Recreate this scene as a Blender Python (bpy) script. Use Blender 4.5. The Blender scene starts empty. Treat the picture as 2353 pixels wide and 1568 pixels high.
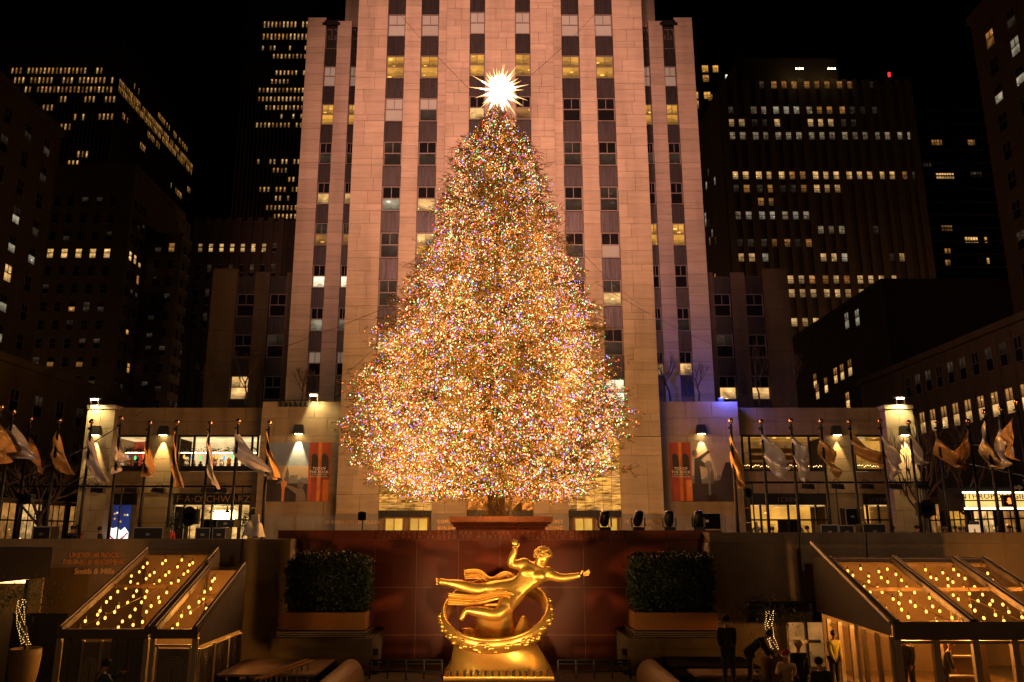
import bpy, math, random
from mathutils import Vector, Matrix
random.seed(7)
R = math.radians
scn = bpy.context.scene
COL = scn.collection

# ------------------------------------------------------------------ camera
PITCH, FOC, EYE = R(13.2), 1854.0, 1.6
cam_d = bpy.data.cameras.new('camera'); cam = bpy.data.objects.new('camera', cam_d); COL.objects.link(cam)
cam.location = (0, 0, EYE); cam.rotation_euler = (R(90) + PITCH, 0, 0)
cam_d.sensor_width = 36.0; cam_d.lens = 36.0 * FOC / 2353.0; cam_d.shift_x = 27.5 / 2353.0
cam_d.clip_start = 0.1; cam_d.clip_end = 4000
scn.camera = cam

# ------------------------------------------------------------------ night sky
world = bpy.data.worlds.new('World'); scn.world = world; world.use_nodes = True
wn = world.node_tree.nodes; wl = world.node_tree.links
sky = wn.new('ShaderNodeTexSky'); sky.sky_type = 'NISHITA'; sky.sun_disc = False
sky.sun_elevation = R(-4); sky.sun_rotation = R(200)
wn['Background'].inputs['Strength'].default_value = 0.004
wl.new(sky.outputs[0], wn['Background'].inputs[0])
vs = scn.view_settings; vs.view_transform = 'Standard'; vs.look = 'None'; vs.exposure = 0.0; vs.gamma = 1.0; vs.use_curve_mapping = False
cy = scn.cycles
cy.max_bounces = 5; cy.diffuse_bounces = 2; cy.glossy_bounces = 3; cy.transmission_bounces = 4; cy.transparent_max_bounces = 8
cy.sample_clamp_indirect = 3.0; cy.sample_clamp_direct = 0; cy.use_denoising = True; cy.caustics_reflective = False; cy.caustics_refractive = False
cy.use_light_tree = True

# ------------------------------------------------------------------ geometry helpers
ST, CT = math.sin(PITCH), math.cos(PITCH)
def P(u, v, Y):
    """point at depth Y that the photograph (2353 x 1568) shows at u, v"""
    k = (784 - v) / FOC
    z = Y * (ST + k * CT) / (CT - k * ST)
    f = CT * Y + ST * z
    return Vector(((u - 1149) / FOC * f, Y, z + EYE))
def PX(u, v, X):
    """point on the plane x = X seen at u, v"""
    k = (784 - v) / FOC
    r = (ST + k * CT) / (CT - k * ST)
    Y = X * FOC / (u - 1149) / (CT + ST * r)
    return Vector((X, Y, Y * r + EYE))
def Zat(v, Y): return P(1149, v, Y).z
def Xat(u, v, Y): return P(u, v, Y).x

WM = {}
def reg(o, M, parent=None):
    COL.objects.link(o)
    WM[o] = M
    if parent is not None:
        o.parent = parent
        o.matrix_parent_inverse = WM[parent].inverted()
    o.matrix_basis = M
    return o
def T(x, y=None, z=None):
    return Matrix.Translation(Vector(x) if y is None else Vector((x, y, z)))
I4 = Matrix.Identity(4)
def tag(o, label=None, cat=None, group=None, kind=None):
    if label: o['label'] = label
    if cat: o['category'] = cat
    if group: o['group'] = group
    if kind: o['kind'] = kind
    return o
def thing(name, label, cat, loc, group=None):
    o = bpy.data.objects.new(name, None); o.empty_display_size = 0.3
    reg(o, T(loc)); return tag(o, label, cat, group)

class MB:
    def __init__(s): s.v = []; s.f = []; s.m = []
    def add(s, vs_, fs, mi=0):
        b = len(s.v); s.v += [tuple(p) for p in vs_]
        for f in fs: s.f.append(tuple(b + i for i in f)); s.m.append(mi)
        return s
    def hexa(s, p, mi=0):
        return s.add(p, [(0,3,2,1),(4,5,6,7),(0,1,5,4),(1,2,6,5),(2,3,7,6),(3,0,4,7)], mi)
    def box(s, x0, x1, y0, y1, z0, z1, mi=0):
        return s.hexa([(x0,y0,z0),(x1,y0,z0),(x1,y1,z0),(x0,y1,z0),(x0,y0,z1),(x1,y0,z1),(x1,y1,z1),(x0,y1,z1)], mi)
    def slab(s, poly, d, mi=0):
        """flat polygon poly (list of 3d points) thickened by vector d"""
        n = len(poly); d = Vector(d)
        a = [Vector(p) for p in poly]; b = [p + d for p in a]
        fs = [tuple(range(n)), tuple(range(2*n-1, n-1, -1))] + [(i, i+n, (i+1) % n + n, (i+1) % n) for i in range(n)]
        return s.add(a + b, fs, mi)
    def tube(s, pts, rad, n=8, mi=0, flat=None):
        pts = [Vector(p) for p in pts]
        if not isinstance(rad, (list, tuple)): rad = [rad] * len(pts)
        vs_ = []; up = Vector((0, 0, 1)); prev = None
        for i, p in enumerate(pts):
            t = (pts[min(i+1, len(pts)-1)] - pts[max(i-1, 0)]).normalized()
            if prev is None:
                a = t.cross(up)
                if a.length < 1e-3: a = t.cross(Vector((1, 0, 0)))
            else: a = prev - t * prev.dot(t)
            a.normalize(); prev = a; b = t.cross(a)
            for k in range(n):
                q = 2 * math.pi * k / n
                vs_.append(p + (a * math.cos(q) + b * math.sin(q) * (flat or 1)) * rad[i])
        fs = []
        for i in range(len(pts) - 1):
            for k in range(n):
                fs.append((i*n+k, i*n+(k+1) % n, (i+1)*n+(k+1) % n, (i+1)*n+k))
        fs.append(tuple(range(n-1, -1, -1))); fs.append(tuple(range((len(pts)-1)*n, len(pts)*n)))
        return s.add(vs_, fs, mi)
    def lathe(s, c, prof, n=16, mi=0):
        c = Vector(c); vs_ = []; m = len(prof)
        for r, z in prof:
            for k in range(n):
                q = 2 * math.pi * k / n; vs_.append(c + Vector((r * math.cos(q), r * math.sin(q), z)))
        fs = [(i*n+k, i*n+(k+1) % n, (i+1)*n+(k+1) % n, (i+1)*n+k) for i in range(m-1) for k in range(n)]
        fs += [tuple(range(n-1, -1, -1)), tuple(range((m-1)*n, m*n))]
        return s.add(vs_, fs, mi)
    def ball(s, c, r, n=10, m=6, mi=0, sc=(1, 1, 1)):
        vs_ = []; c = Vector(c)
        for i in range(1, m):
            a = math.pi * i / m
            for k in range(n):
                q = 2 * math.pi * k / n
                vs_.append(c + Vector((r*sc[0]*math.sin(a)*math.cos(q), r*sc[1]*math.sin(a)*math.sin(q), r*sc[2]*math.cos(a))))
        t = len(vs_); vs_ += [c + Vector((0, 0, r*sc[2])), c - Vector((0, 0, r*sc[2]))]
        fs = [(i*n+k, (i+1)*n+k, (i+1)*n+(k+1) % n, i*n+(k+1) % n) for i in range(m-2) for k in range(n)]
        fs += [(t, k, (k+1) % n) for k in range(n)] + [(t+1, (m-2)*n+(k+1) % n, (m-2)*n+k) for k in range(n)]
        return s.add(vs_, fs, mi)
    def octa(s, c, r, mi=0, st=1.25):
        x, y, z = c; a = random.random() * 6.28; ca, sa = math.cos(a) * r, math.sin(a) * r
        return s.add([(x+ca,y+sa,z),(x-sa,y+ca,z),(x-ca,y-sa,z),(x+sa,y-ca,z),(x,y,z+r*st),(x,y,z-r*st)],
                     [(0,1,4),(1,2,4),(2,3,4),(3,0,4),(1,0,5),(2,1,5),(3,2,5),(0,3,5)], mi)
    def mesh(s, name, mats, smooth=False):
        me = bpy.data.meshes.new(name); me.from_pydata(s.v, [], s.f)
        mats = mats if isinstance(mats, (list, tuple)) else [mats]
        for m in mats: me.materials.append(m)
        if len(mats) > 1: me.polygons.foreach_set('material_index', s.m)
        if smooth: me.polygons.foreach_set('use_smooth', [True] * len(s.f))
        me.update(); return me
    def build(s, name, mats, parent=None, smooth=False, M=I4):
        return reg(bpy.data.objects.new(name, s.mesh(name, mats, smooth)), M, parent)

# ------------------------------------------------------------------ materials
def mat(name, col, rough=0.7, metal=0.0, var=0.0, vs_=1.0, bump=0.0, bs=8.0, stretch=(1, 1, 1), rnd=0.0, spec=None, island=False, trans=0.0, stain=0.0):
    m = bpy.data.materials.new(name); m.use_nodes = True; nt = m.node_tree; N = nt.nodes; L = nt.links
    b = N['Principled BSDF']; b.inputs['Roughness'].default_value = rough; b.inputs['Metallic'].default_value = metal
    b.inputs['Base Color'].default_value = (*col, 1)
    if spec is not None: b.inputs['Specular IOR Level'].default_value = spec
    if trans: b.inputs['Transmission Weight'].default_value = trans
    if var or rnd or bump:
        g = N.new('ShaderNodeNewGeometry'); mp = N.new('ShaderNodeMapping'); L.new(g.outputs['Position'], mp.inputs[0]); mp.inputs['Scale'].default_value = stretch
    fac = None
    if var:
        n = N.new('ShaderNodeTexNoise'); n.inputs['Scale'].default_value = vs_; n.inputs['Detail'].default_value = 6; n.inputs['Roughness'].default_value = 0.65; L.new(mp.outputs[0], n.inputs[0])
        r = N.new('ShaderNodeMapRange'); r.inputs[1].default_value = 0.3; r.inputs[2].default_value = 0.7; r.inputs[3].default_value = 1 - var; r.inputs[4].default_value = 1 + var
        L.new(n.outputs[0], r.inputs[0]); fac = r.outputs[0]
        rr = N.new('ShaderNodeMapRange'); rr.inputs[3].default_value = min(1, rough + 0.12); rr.inputs[4].default_value = max(0.03, rough - 0.12); L.new(n.outputs[0], rr.inputs[0]); L.new(rr.outputs[0], b.inputs['Roughness'])
    if stain:
        mp2 = N.new('ShaderNodeMapping'); mp2.inputs['Scale'].default_value = (0.9, 0.9, 0.12); L.new(g.outputs['Position'], mp2.inputs[0])
        n2 = N.new('ShaderNodeTexNoise'); n2.inputs['Scale'].default_value = 0.8; n2.inputs['Detail'].default_value = 5; L.new(mp2.outputs[0], n2.inputs[0])
        r2 = N.new('ShaderNodeMapRange'); r2.inputs[1].default_value = 0.45; r2.inputs[2].default_value = 0.72; r2.inputs[3].default_value = 1; r2.inputs[4].default_value = 1 - stain; L.new(n2.outputs[0], r2.inputs[0])
        mm = N.new('ShaderNodeMath'); mm.operation = 'MULTIPLY'; L.new(fac, mm.inputs[0]); L.new(r2.outputs[0], mm.inputs[1]); fac = mm.outputs[0]
    if rnd:
        o = N.new('ShaderNodeObjectInfo'); a = N.new('ShaderNodeMath'); a.operation = 'ADD'; L.new(o.outputs['Random'], a.inputs[0])
        if island: L.new(g.outputs['Random Per Island'], a.inputs[1])
        else: a.inputs[1].default_value = 0
        fr = N.new('ShaderNodeMath'); fr.operation = 'FRACT'; L.new(a.outputs[0], fr.inputs[0])
        r3 = N.new('ShaderNodeMapRange'); r3.inputs[3].default_value = 1 - rnd; r3.inputs[4].default_value = 1 + rnd; L.new(fr.outputs[0], r3.inputs[0])
        if fac is None: fac = r3.outputs[0]
        else:
            mm = N.new('ShaderNodeMath'); mm.operation = 'MULTIPLY'; L.new(fac, mm.inputs[0]); L.new(r3.outputs[0], mm.inputs[1]); fac = mm.outputs[0]
    if fac is not None:
        vm = N.new('ShaderNodeVectorMath'); vm.operation = 'SCALE'; vm.inputs[0].default_value = col; L.new(fac, vm.inputs['Scale']); L.new(vm.outputs[0], b.inputs['Base Color'])
    if bump:
        n = N.new('ShaderNodeTexNoise'); n.inputs['Scale'].default_value = bs; n.inputs['Detail'].default_value = 5; L.new(mp.outputs[0], n.inputs[0])
        bp = N.new('ShaderNodeBump'); bp.inputs['Strength'].default_value = bump; bp.inputs['Distance'].default_value = 0.05; L.new(n.outputs[0], bp.inputs['Height']); L.new(bp.outputs[0], b.inputs['Normal'])
    return m
def emi(name, col, s, var=0.0, vs_=1.2, rnd=0.0, sampling='AUTO', stretch=(1, 1, 1), base=(0.02, 0.02, 0.02), rough=0.15, room=False):
    m = bpy.data.materials.new(name); m.use_nodes = True; nt = m.node_tree; N = nt.nodes; L = nt.links; b = N['Principled BSDF']
    b.inputs['Base Color'].default_value = (*base, 1); b.inputs['Roughness'].default_value = rough
    b.inputs['Emission Color'].default_value = (*col, 1); b.inputs['Emission Strength'].default_value = s
    fac = None
    if var:
        g = N.new('ShaderNodeNewGeometry'); mp = N.new('ShaderNodeMapping'); mp.inputs['Scale'].default_value = stretch; L.new(g.outputs['Position'], mp.inputs[0])
        n = N.new('ShaderNodeTexNoise'); n.inputs['Scale'].default_value = vs_; n.inputs['Detail'].default_value = 4; L.new(mp.outputs[0], n.inputs[0])
        r = N.new('ShaderNodeMapRange'); r.inputs[1].default_value = 0.32; r.inputs[2].default_value = 0.68; r.inputs[3].default_value = s * (1 - var); r.inputs[4].default_value = s * (1 + var); L.new(n.outputs[0], r.inputs[0]); fac = r.outputs[0]
    if room:      # what shows inside: furniture low down, wall, brighter ceiling, and a lamp or two
        tc = N.new('ShaderNodeTexCoord'); sp = N.new('ShaderNodeSeparateXYZ'); L.new(tc.outputs['Generated'], sp.inputs[0])
        ns = N.new('ShaderNodeTexNoise'); ns.inputs['Scale'].default_value = 1.6; L.new(g.outputs['Position'], ns.inputs[0])
        ad = N.new('ShaderNodeMath'); ad.operation = 'MULTIPLY_ADD'; ad.inputs[1].default_value = .9; L.new(ns.outputs[0], ad.inputs[0]); L.new(sp.outputs[2], ad.inputs[2])
        cr = N.new('ShaderNodeValToRGB'); cr.color_ramp.interpolation = 'CONSTANT'; e = cr.color_ramp.elements; e[0].position = 0; e[0].color = (.30, .30, .30, 1); e[1].position = .52; e[1].color = (.85, .85, .85, 1); e2 = e.new(.36); e2.color = (.55, .55, .55, 1)
        dv = N.new('ShaderNodeMath'); dv.operation = 'DIVIDE'; dv.inputs[1].default_value = 1.9; L.new(ad.outputs[0], dv.inputs[0]); L.new(dv.outputs[0], cr.inputs[0])
        vo = N.new('ShaderNodeTexVoronoi'); vo.inputs['Scale'].default_value = .75; mp3 = N.new('ShaderNodeMapping'); mp3.inputs['Scale'].default_value = (1, 1, 2.2); L.new(g.outputs['Position'], mp3.inputs[0]); L.new(mp3.outputs[0], vo.inputs[0])
        lt_ = N.new('ShaderNodeMapRange'); lt_.inputs[1].default_value = .16; lt_.inputs[2].default_value = .10; lt_.inputs[3].default_value = 0; lt_.inputs[4].default_value = 2.2; L.new(vo.outputs['Distance'], lt_.inputs[0])
        sm = N.new('ShaderNodeMath'); sm.operation = 'ADD'; L.new(cr.outputs[0], sm.inputs[0]); L.new(lt_.outputs[0], sm.inputs[1])
        m3 = N.new('ShaderNodeMath'); m3.operation = 'MULTIPLY'; L.new(fac, m3.inputs[0]); L.new(sm.outputs[0], m3.inputs[1]); fac = m3.outputs[0]
    if rnd:
        o = N.new('ShaderNodeObjectInfo'); r3 = N.new('ShaderNodeMapRange'); r3.inputs[3].default_value = 1 - rnd; r3.inputs[4].default_value = 1 + rnd; L.new(o.outputs['Random'], r3.inputs[0])
        mm = N.new('ShaderNodeMath'); mm.operation = 'MULTIPLY'; L.new(r3.outputs[0], mm.inputs[1])
        if fac is None: mm.inputs[0].default_value = s
        else: L.new(fac, mm.inputs[0])
        fac = mm.outputs[0]
    if fac is not None: L.new(fac, b.inputs['Emission Strength'])
    try: m.cycles.emission_sampling = sampling
    except Exception: pass
    return m
M = {}
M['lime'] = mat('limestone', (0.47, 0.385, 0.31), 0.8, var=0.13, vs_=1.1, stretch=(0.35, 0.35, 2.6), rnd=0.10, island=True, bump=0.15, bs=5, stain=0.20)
M['lime_d'] = mat('dim_weathered_limestone', (0.11, 0.077, 0.048), 0.85, var=0.16, vs_=0.6, stretch=(0.8, 0.8, 0.5), rnd=0.06, island=True, stain=0.35)  # stained limestone, darkened to paint in the weaker light on the side wings
M['joint'] = mat('joint_mortar', (0.24, 0.18, 0.135), 0.9)
M['granite'] = mat('grey_granite', (0.24, 0.205, 0.19), 0.35, var=0.12, vs_=14, rnd=0.05)
M['red'] = mat('red_granite', (0.165, 0.027, 0.010), 0.34, spec=0.22, var=0.13, vs_=1.6, rnd=0.06, bump=0.02, bs=3)
M['redjoint'] = mat('pale_joint', (0.30, 0.12, 0.06), 0.6); M['pjoint'] = mat('pale_pointing', (0.42, 0.16, 0.08), 0.6)
M['spandrel'] = mat('aluminium_spandrel', (0.060, 0.052, 0.056), 0.38, 0.6, var=0.5, vs_=1.7, stretch=(4, 4, 0.35), rnd=0.15)
M['wframe'] = mat('window_frame_metal', (0.21, 0.17, 0.165), 0.5, 0.3, rnd=0.05)
M['dark'] = mat('dark_metal', (0.018, 0.016, 0.016), 0.42, 0.4)
M['black'] = mat('black_cloth', (0.010, 0.009, 0.010), 0.9, spec=0.1, var=0.2, vs_=6)
M['glass'] = mat('dark_glass', (0.012, 0.011, 0.013), 0.06, 0.0, spec=0.8, var=0.3, vs_=0.7)
M['brown'] = mat('brown_masonry', (0.115, 0.078, 0.05), 0.85, var=0.14, vs_=0.5, stain=0.25)
M['brown2'] = mat('tan_masonry', (0.15, 0.108, 0.062), 0.85, var=0.14, vs_=0.4, stain=0.25)
M['fin'] = mat('bronze_fin', (0.075, 0.05, 0.035), 0.6, var=0.15, vs_=0.2)
M['conc'] = mat('plaza_stone', (0.135, 0.09, 0.05), 0.75, var=0.16, vs_=1.4, bump=0.1, bs=12, stain=0.3)
M['pave'] = mat('paving', (0.10, 0.085, 0.075), 0.55, var=0.2, vs_=2.0)
M['asphalt'] = mat('asphalt', (0.05, 0.048, 0.046), 0.7, var=0.2, vs_=3)
M['gold'] = mat('gilded_bronze', (1.0, 0.56, 0.13), 0.36, 0.85, var=0.16, vs_=2.5, bump=0.14, bs=7)
M['brass'] = mat('brass_letters', (0.75, 0.42, 0.15), 0.35, 0.9)
M['steel'] = mat('steel', (0.35, 0.30, 0.27), 0.35, 0.9)
M['alum'] = mat('tent_aluminium', (0.36, 0.30, 0.26), 0.5, 0.35)
M['canvas'] = mat('grey_tent_canvas', (0.105, 0.085, 0.085), 0.75, var=0.1, vs_=2)
M['white'] = mat('white_paint', (0.72, 0.66, 0.60), 0.6, var=0.06, vs_=3)
M['hedge'] = mat('hedge_leaf', (0.022, 0.036, 0.012), 0.55, var=0.5, vs_=9, rnd=0.2)
M['bark'] = mat('bark', (0.09, 0.055, 0.035), 0.9, var=0.35, vs_=6, bump=0.5, bs=14)
M['orange'] = mat('orange_planter', (0.34, 0.135, 0.03), 0.5, var=0.06, vs_=2)
M['wire'] = mat('wire', (0.03, 0.022, 0.02), 0.6)
M['skin'] = mat('skin', (0.40, 0.21, 0.14), 0.5)
# lit rooms
M['l_yel'] = emi('room_yellow', (1.0, 0.46, 0.07), 0.78, 0.35, 0.7, 0.25, 'NONE', room=True)
M['l_warm'] = emi('room_warm', (1.0, 0.56, 0.19), 1.0, 0.5, 1.1, 0.3, 'NONE', room=True)
M['l_white'] = emi('room_white', (1.0, 0.80, 0.52), 1.9, 0.4, 0.9, 0.2, 'NONE', room=True)
M['l_amb'] = emi('room_amber', (1.0, 0.42, 0.10), 0.30, 0.5, 1.0, 0.5, 'NONE', room=True)
M['l_cool'] = emi('room_cool', (0.80, 0.68, 0.45), 0.36, 0.5, 1.0, 0.5, 'NONE', room=True)
M['l_dim'] = emi('room_dim', (0.75, 0.53, 0.32), 0.036, 0.7, 0.9, 0.6, 'NONE', room=True)
M['l_shade'] = emi('window_blind', (0.92, 0.72, 0.52), 0.12, 0.12, 0.6, 0.2, 'NONE', base=(0.30, 0.27, 0.24), rough=0.7)
M['l_far'] = emi('far_room_amber', (1.0, 0.45, 0.10), 0.40, 0.8, 0.55, 0.55, 'NONE', room=True)
M['l_farw'] = emi('far_room_bright', (1.0, 0.56, 0.19), 0.62, 0.7, 0.6, 0.35, 'NONE', room=True)

# ------------------------------------------------------------------ shared unit meshes
_ub = {}
def ubox(parent, name, m, x0, x1, y0, y1, z0, z1, MT=I4):
    """a box piece that shares one cube mesh per material"""
    if m not in _ub: _ub[m] = MB().box(-.5, .5, -.5, .5, -.5, .5).mesh('unit_block', M[m])
    o = bpy.data.objects.new(name, _ub[m])
    S = Matrix.Diagonal((max(x1-x0, 1e-4), max(y1-y0, 1e-4), max(z1-z0, 1e-4), 1))
    return reg(o, MT @ T((x0+x1)/2, (y0+y1)/2, (z0+z1)/2) @ S, parent)
_wf = {}
def win_frame(w, h, style):
    k = (round(w, 3), round(h, 3), style)
    if k in _wf: return _wf[k]
    b = MB(); t = 0.075 if style != 's' else 0.1; d = 0.10; hw = w / 2
    b.box(-hw, -hw+t, -d, 0.04, 0, h); b.box(hw-t, hw, -d, 0.04, 0, h)
    b.box(-hw+t, hw-t, -d, 0.04, h-t, h); b.box(-hw+t, hw-t, -d-.04, 0.04, 0, t)
    mid = h * 0.52
    b.box(-hw+t, hw-t, -d+.02, 0.04, mid-.045, mid+.045)
    if style == 't': b.box(-.025, .025, -d+.03, 0.03, mid+.045, h-t)
    if style == 'd': b.box(-.04, .04, -d+.03, 0.03, mid+.045, h-t)
    _wf[k] = b.mesh('window_frame', M['wframe']); return _wf[k]
def window(parent, MT, w, h, up, lo, style='t', name='window'):
    """window with its origin at the middle of the sill, facing local -y; panes are sub-parts"""
    o = reg(bpy.data.objects.new(name, win_frame(w, h, style)), MT, parent)
    t = 0.075; mid = h * 0.52; hw = w / 2 - t
    if style == 't':
        ubox(o, 'pane', up, -hw, -.025, -.01, .02, mid+.045, h-t, MT); ubox(o, 'pane', up, .025, hw, -.01, .02, mid+.045, h-t, MT)
    else: ubox(o, 'pane', up, -hw, hw, -.01, .02, mid+.045, h-t, MT)
    ubox(o, 'pane', lo, -hw, hw, -.035, -.005, t, mid-.045, MT)
    return o
def RZ(a): return Matrix.Rotation(a, 4, 'Z')
_tmp = bpy.data.scenes.new('bake')
def baked(o):
    """mesh of an object with its modifiers applied, evaluated in a small scratch scene"""
    _tmp.collection.objects.link(o); vl = _tmp.view_layers[0]; vl.update(); return bpy.data.meshes.new_from_object(o.evaluated_get(vl.depsgraph))
def text(name, body, size, loc, m, parent=None, rz=0.0, rx=R(90), align='CENTER', ext=0.01, bold=0.0, sx=1.0, space=1.0):
    c = bpy.data.curves.new(name, 'FONT'); c.body = body; c.size = size; c.align_x = align; c.extrude = ext; c.offset = bold; c.space_character = space
    c.resolution_u = 2
    t = bpy.data.objects.new(name, c); me = baked(t)
    bpy.data.objects.remove(t); bpy.data.curves.remove(c)
    me.materials.clear(); me.materials.append(M[m])
    o = bpy.data.objects.new(name, me)
    return reg(o, T(loc) @ RZ(rz) @ Matrix.Rotation(rx, 4, 'X') @ Matrix.Diagonal((sx, 1, 1, 1)), parent)
def lamp(name, kind, loc, col, power, target=None, parent=None, size=0.3, spot=60, blend=0.6, label=None, cat=None):
    d = bpy.data.lights.new(name, kind); d.color = col; d.energy = power
    if kind == 'AREA': d.size = size
    else: d.shadow_soft_size = size
    if kind == 'SPOT': d.spot_size = R(spot); d.spot_blend = blend
    o = bpy.data.objects.new(name, d); loc = Vector(loc); Mx = T(loc)
    if target is not None: Mx = Mx @ (Vector(target) - loc).to_track_quat('-Z', 'Y').to_matrix().to_4x4()
    return reg(o, Mx, parent)
# big architectural floodlights that wash the tower from roofs beside and behind the viewer
lamp('floodlight', 'SPOT', (-6, -15, 36), (1.0, 0.45, 0.30), 160000, (-1.5, 60, 36), size=1.2, spot=38, blend=1.0)
lamp('floodlight', 'SPOT', (8, -15, 34), (1.0, 0.43, 0.30), 142000, (2, 60, 35), size=1.2, spot=38, blend=1.0)

# warm promenade lamps behind the viewer, and unseen spots added to brighten the flags
for _x, _p in ((-14, 1500), (13, 1350)):
    lamp('promenade_lamp', 'POINT', (_x, -5, 7.5), (1.0, 0.50, 0.17), _p, size=.4)
    lamp('flag_fill_spot', 'SPOT', (_x * .9, -4, 9), (1.0, 0.66, 0.42), 11000, (_x * 1.4, 42, 8.0), size=.4, spot=38, blend=1.0)
# unseen fill lights added behind the low buildings to lift the far facades
for _l, _p in (((72, 158, 22), 9000), ((112, 165, 26), 9000), ((-96, 118, 20), 2600), ((-118, 215, 26), 14000), ((-62, 214, 24), 14000), ((52, 240, 24), 9000)):
    lamp('facade_fill_light', 'POINT', _l, (1.0, .52, .22), _p, size=.5)
# ------------------------------------------------------------------ ground, sunken plaza, streets
WX0, WX1, WY0, WY1 = -26.0, 26.0, 6.0, 33.2      # the sunken plaza
FLOOR = -3.5
g = MB()
BIG = 1500
for x0, x1, y0, y1 in ((-BIG, BIG, WY1 + 1.4, BIG), (-BIG, BIG, -BIG, WY0), (-BIG, WX0, WY0, WY1 + 1.4), (WX1, BIG, WY0, WY1 + 1.4)):
    g.add([(x0, y0, 0), (x1, y0, 0), (x1, y1, 0), (x0, y1, 0)], [(0, 1, 2, 3)])
tag(g.build('ground', M['pave']), kind='structure')
g = MB(); g.add([(WX0, WY0, FLOOR), (WX1, WY0, FLOOR), (WX1, WY1 + 1.4, FLOOR), (WX0, WY1 + 1.4, FLOOR)], [(0, 1, 2, 3)])
tag(g.build('rink_floor', M['pave']), kind='structure')
for sx, lab in ((-1, 'west'), (1, 'east')):
    g = MB(); a, b_ = sorted((sx * 30, sx * 43)); g.add([(a, -60, .004), (b_, -60, .004), (b_, 140, .004), (a, 140, .004)], [(0, 1, 2, 3)])
    tag(g.build('road', M['asphalt']), kind='structure')

# ------------------------------------------------------------------ the tower behind the tree
YT = 60.0
FW = CT * YT + ST * (Zat(50, YT) - EYE)
def tx(d): return d / FOC * FW
tower = thing('skyscraper', 'tall floodlit limestone tower directly behind the decorated tree', 'skyscraper', (0, YT, 0))
ROW0 = Zat(30, YT)          # top of the uppermost full window row
FLH, WH = 3.92, 2.12
ZTOP = 62.0
core = MB()
core.box(tx(-326) + .1, tx(326) - .1, YT + .42, 90, 0, ZTOP)
core.build('wall', M['joint'], tower)
blocks = []                 # (x0,x1,y0,y1,z0,z1)
PAT = [1.12, 1.12, 0.56, 1.12]
def strip(x0, x1, yf, z0, z1, th=0.42, splits=1, lst=None, seed=0, pat=PAT, gap=0.010):
    rnd = random.Random(seed); z = z0; i = seed
    while z < z1 - 0.05:
        h = min(pat[i % len(pat)], z1 - z)
        xs = [x0]
        w = x1 - x0
        if splits == 2:
            xs.append(x0 + w * rnd.choice((.28, .36, .46, .55, .64, .72)))
        elif splits > 2:
            n = splits
            off = (i % 2) * 0.5
            xs += [x0 + w * (k - off + .5 + rnd.uniform(-.08, .08)) / n for k in range(0 if off == 0 else 1, n) if 0.06 < (k - off + .5) / n < .94]
        xs.append(x1)
        for a, b_ in zip(xs[:-1], xs[1:]):
            e = rnd.uniform(0, .008)
            (blocks if lst is None else lst).append((a + (gap if a > x0 else 0), b_ - (gap if b_ < x1 else 0), yf + e, yf + th, z + gap, z + h - gap))
        z += h; i += 1
ENT = 8.4                   # top of the entrance openings
cols = [(-258, -217), (-181, -140), (140, 181), (217, 258)]
cen = [(-69, -34), (34, 69)]
XE = 326
# piers above the entrances
for k, (a, b_, n) in enumerate(((-XE, -258, 2), (-217, -181, 1), (-140, -121, 1), (121, 140, 1), (181, 217, 1), (258, XE, 2))):
    strip(tx(a), tx(b_), YT, ENT, ZTOP, splits=n, seed=k)
YC = YT - 0.4
for k, (a, b_, n) in enumerate(((-121, -69, 2), (-34, 34, 2), (69, 121, 2))):
    strip(tx(a), tx(b_), YC, ENT + 3.4, ZTOP, th=.82, splits=n, seed=k + 11)
# wall between entrance tops and first windows, below the window strips
for k, (a, b_) in enumerate(cols): strip(tx(a), tx(b_), YT + .02, ENT, ROW0 - FLH * 8 - WH - .12, th=.4, seed=k + 20)
for k, (a, b_) in enumerate(((-121, 121),)): strip(tx(a), tx(b_), YC, ENT, ENT + 3.36, th=.82, splits=3, seed=k + 30)
for k, (a, b_) in enumerate(cen): strip(tx(a), tx(b_), YC + .02, ENT + 3.4, ROW0 - FLH * 8 - WH - .12, th=.8, seed=k + 40)
# ground-floor piers (plinth of polished granite below)
GP = [(-XE - 2, -268), (-152, -80), (80, 152), (268, XE + 2)]
FG = CT * YT
def gx(d): return d / FOC * FG
GPX = [(tx(-XE), -8.87), (-4.95, -2.42), (2.42, 4.95), (8.87, tx(XE))]
for k, (a, b_) in enumerate(GPX):
    strip(a, b_, YT - (.4 if k in (1, 2) else 0), 2.75, ENT, th=(.82 if k in (1, 2) else .42), splits=2, seed=k + 50, pat=[1.4, 1.41])
    ubox(tower, 'plinth', 'granite', a - .02, b_ + .02, YT - (.43 if k in (1, 2) else .03), YT + .4, 0, 2.74)
# pick the blocks that show largest as single parts, the rest as one mass
def hidden(b_):
    x = (b_[0] + b_[1]) / 2; z = (b_[4] + b_[5]) / 2
    return z > 47.5 or (z < 34 and abs(x) < (34 - z) * 0.36)
blocks.sort(key=lambda b_: (hidden(b_), -(b_[1]-b_[0]) * (b_[5]-b_[4])))
rest = MB()
for k, b_ in enumerate(blocks):
    if k < 300: ubox(tower, 'stone_block', 'lime', *b_)
    else: rest.box(*b_)
tag(rest.build('stone_blocks', M['lime'], tower), kind='stuff')
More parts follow.
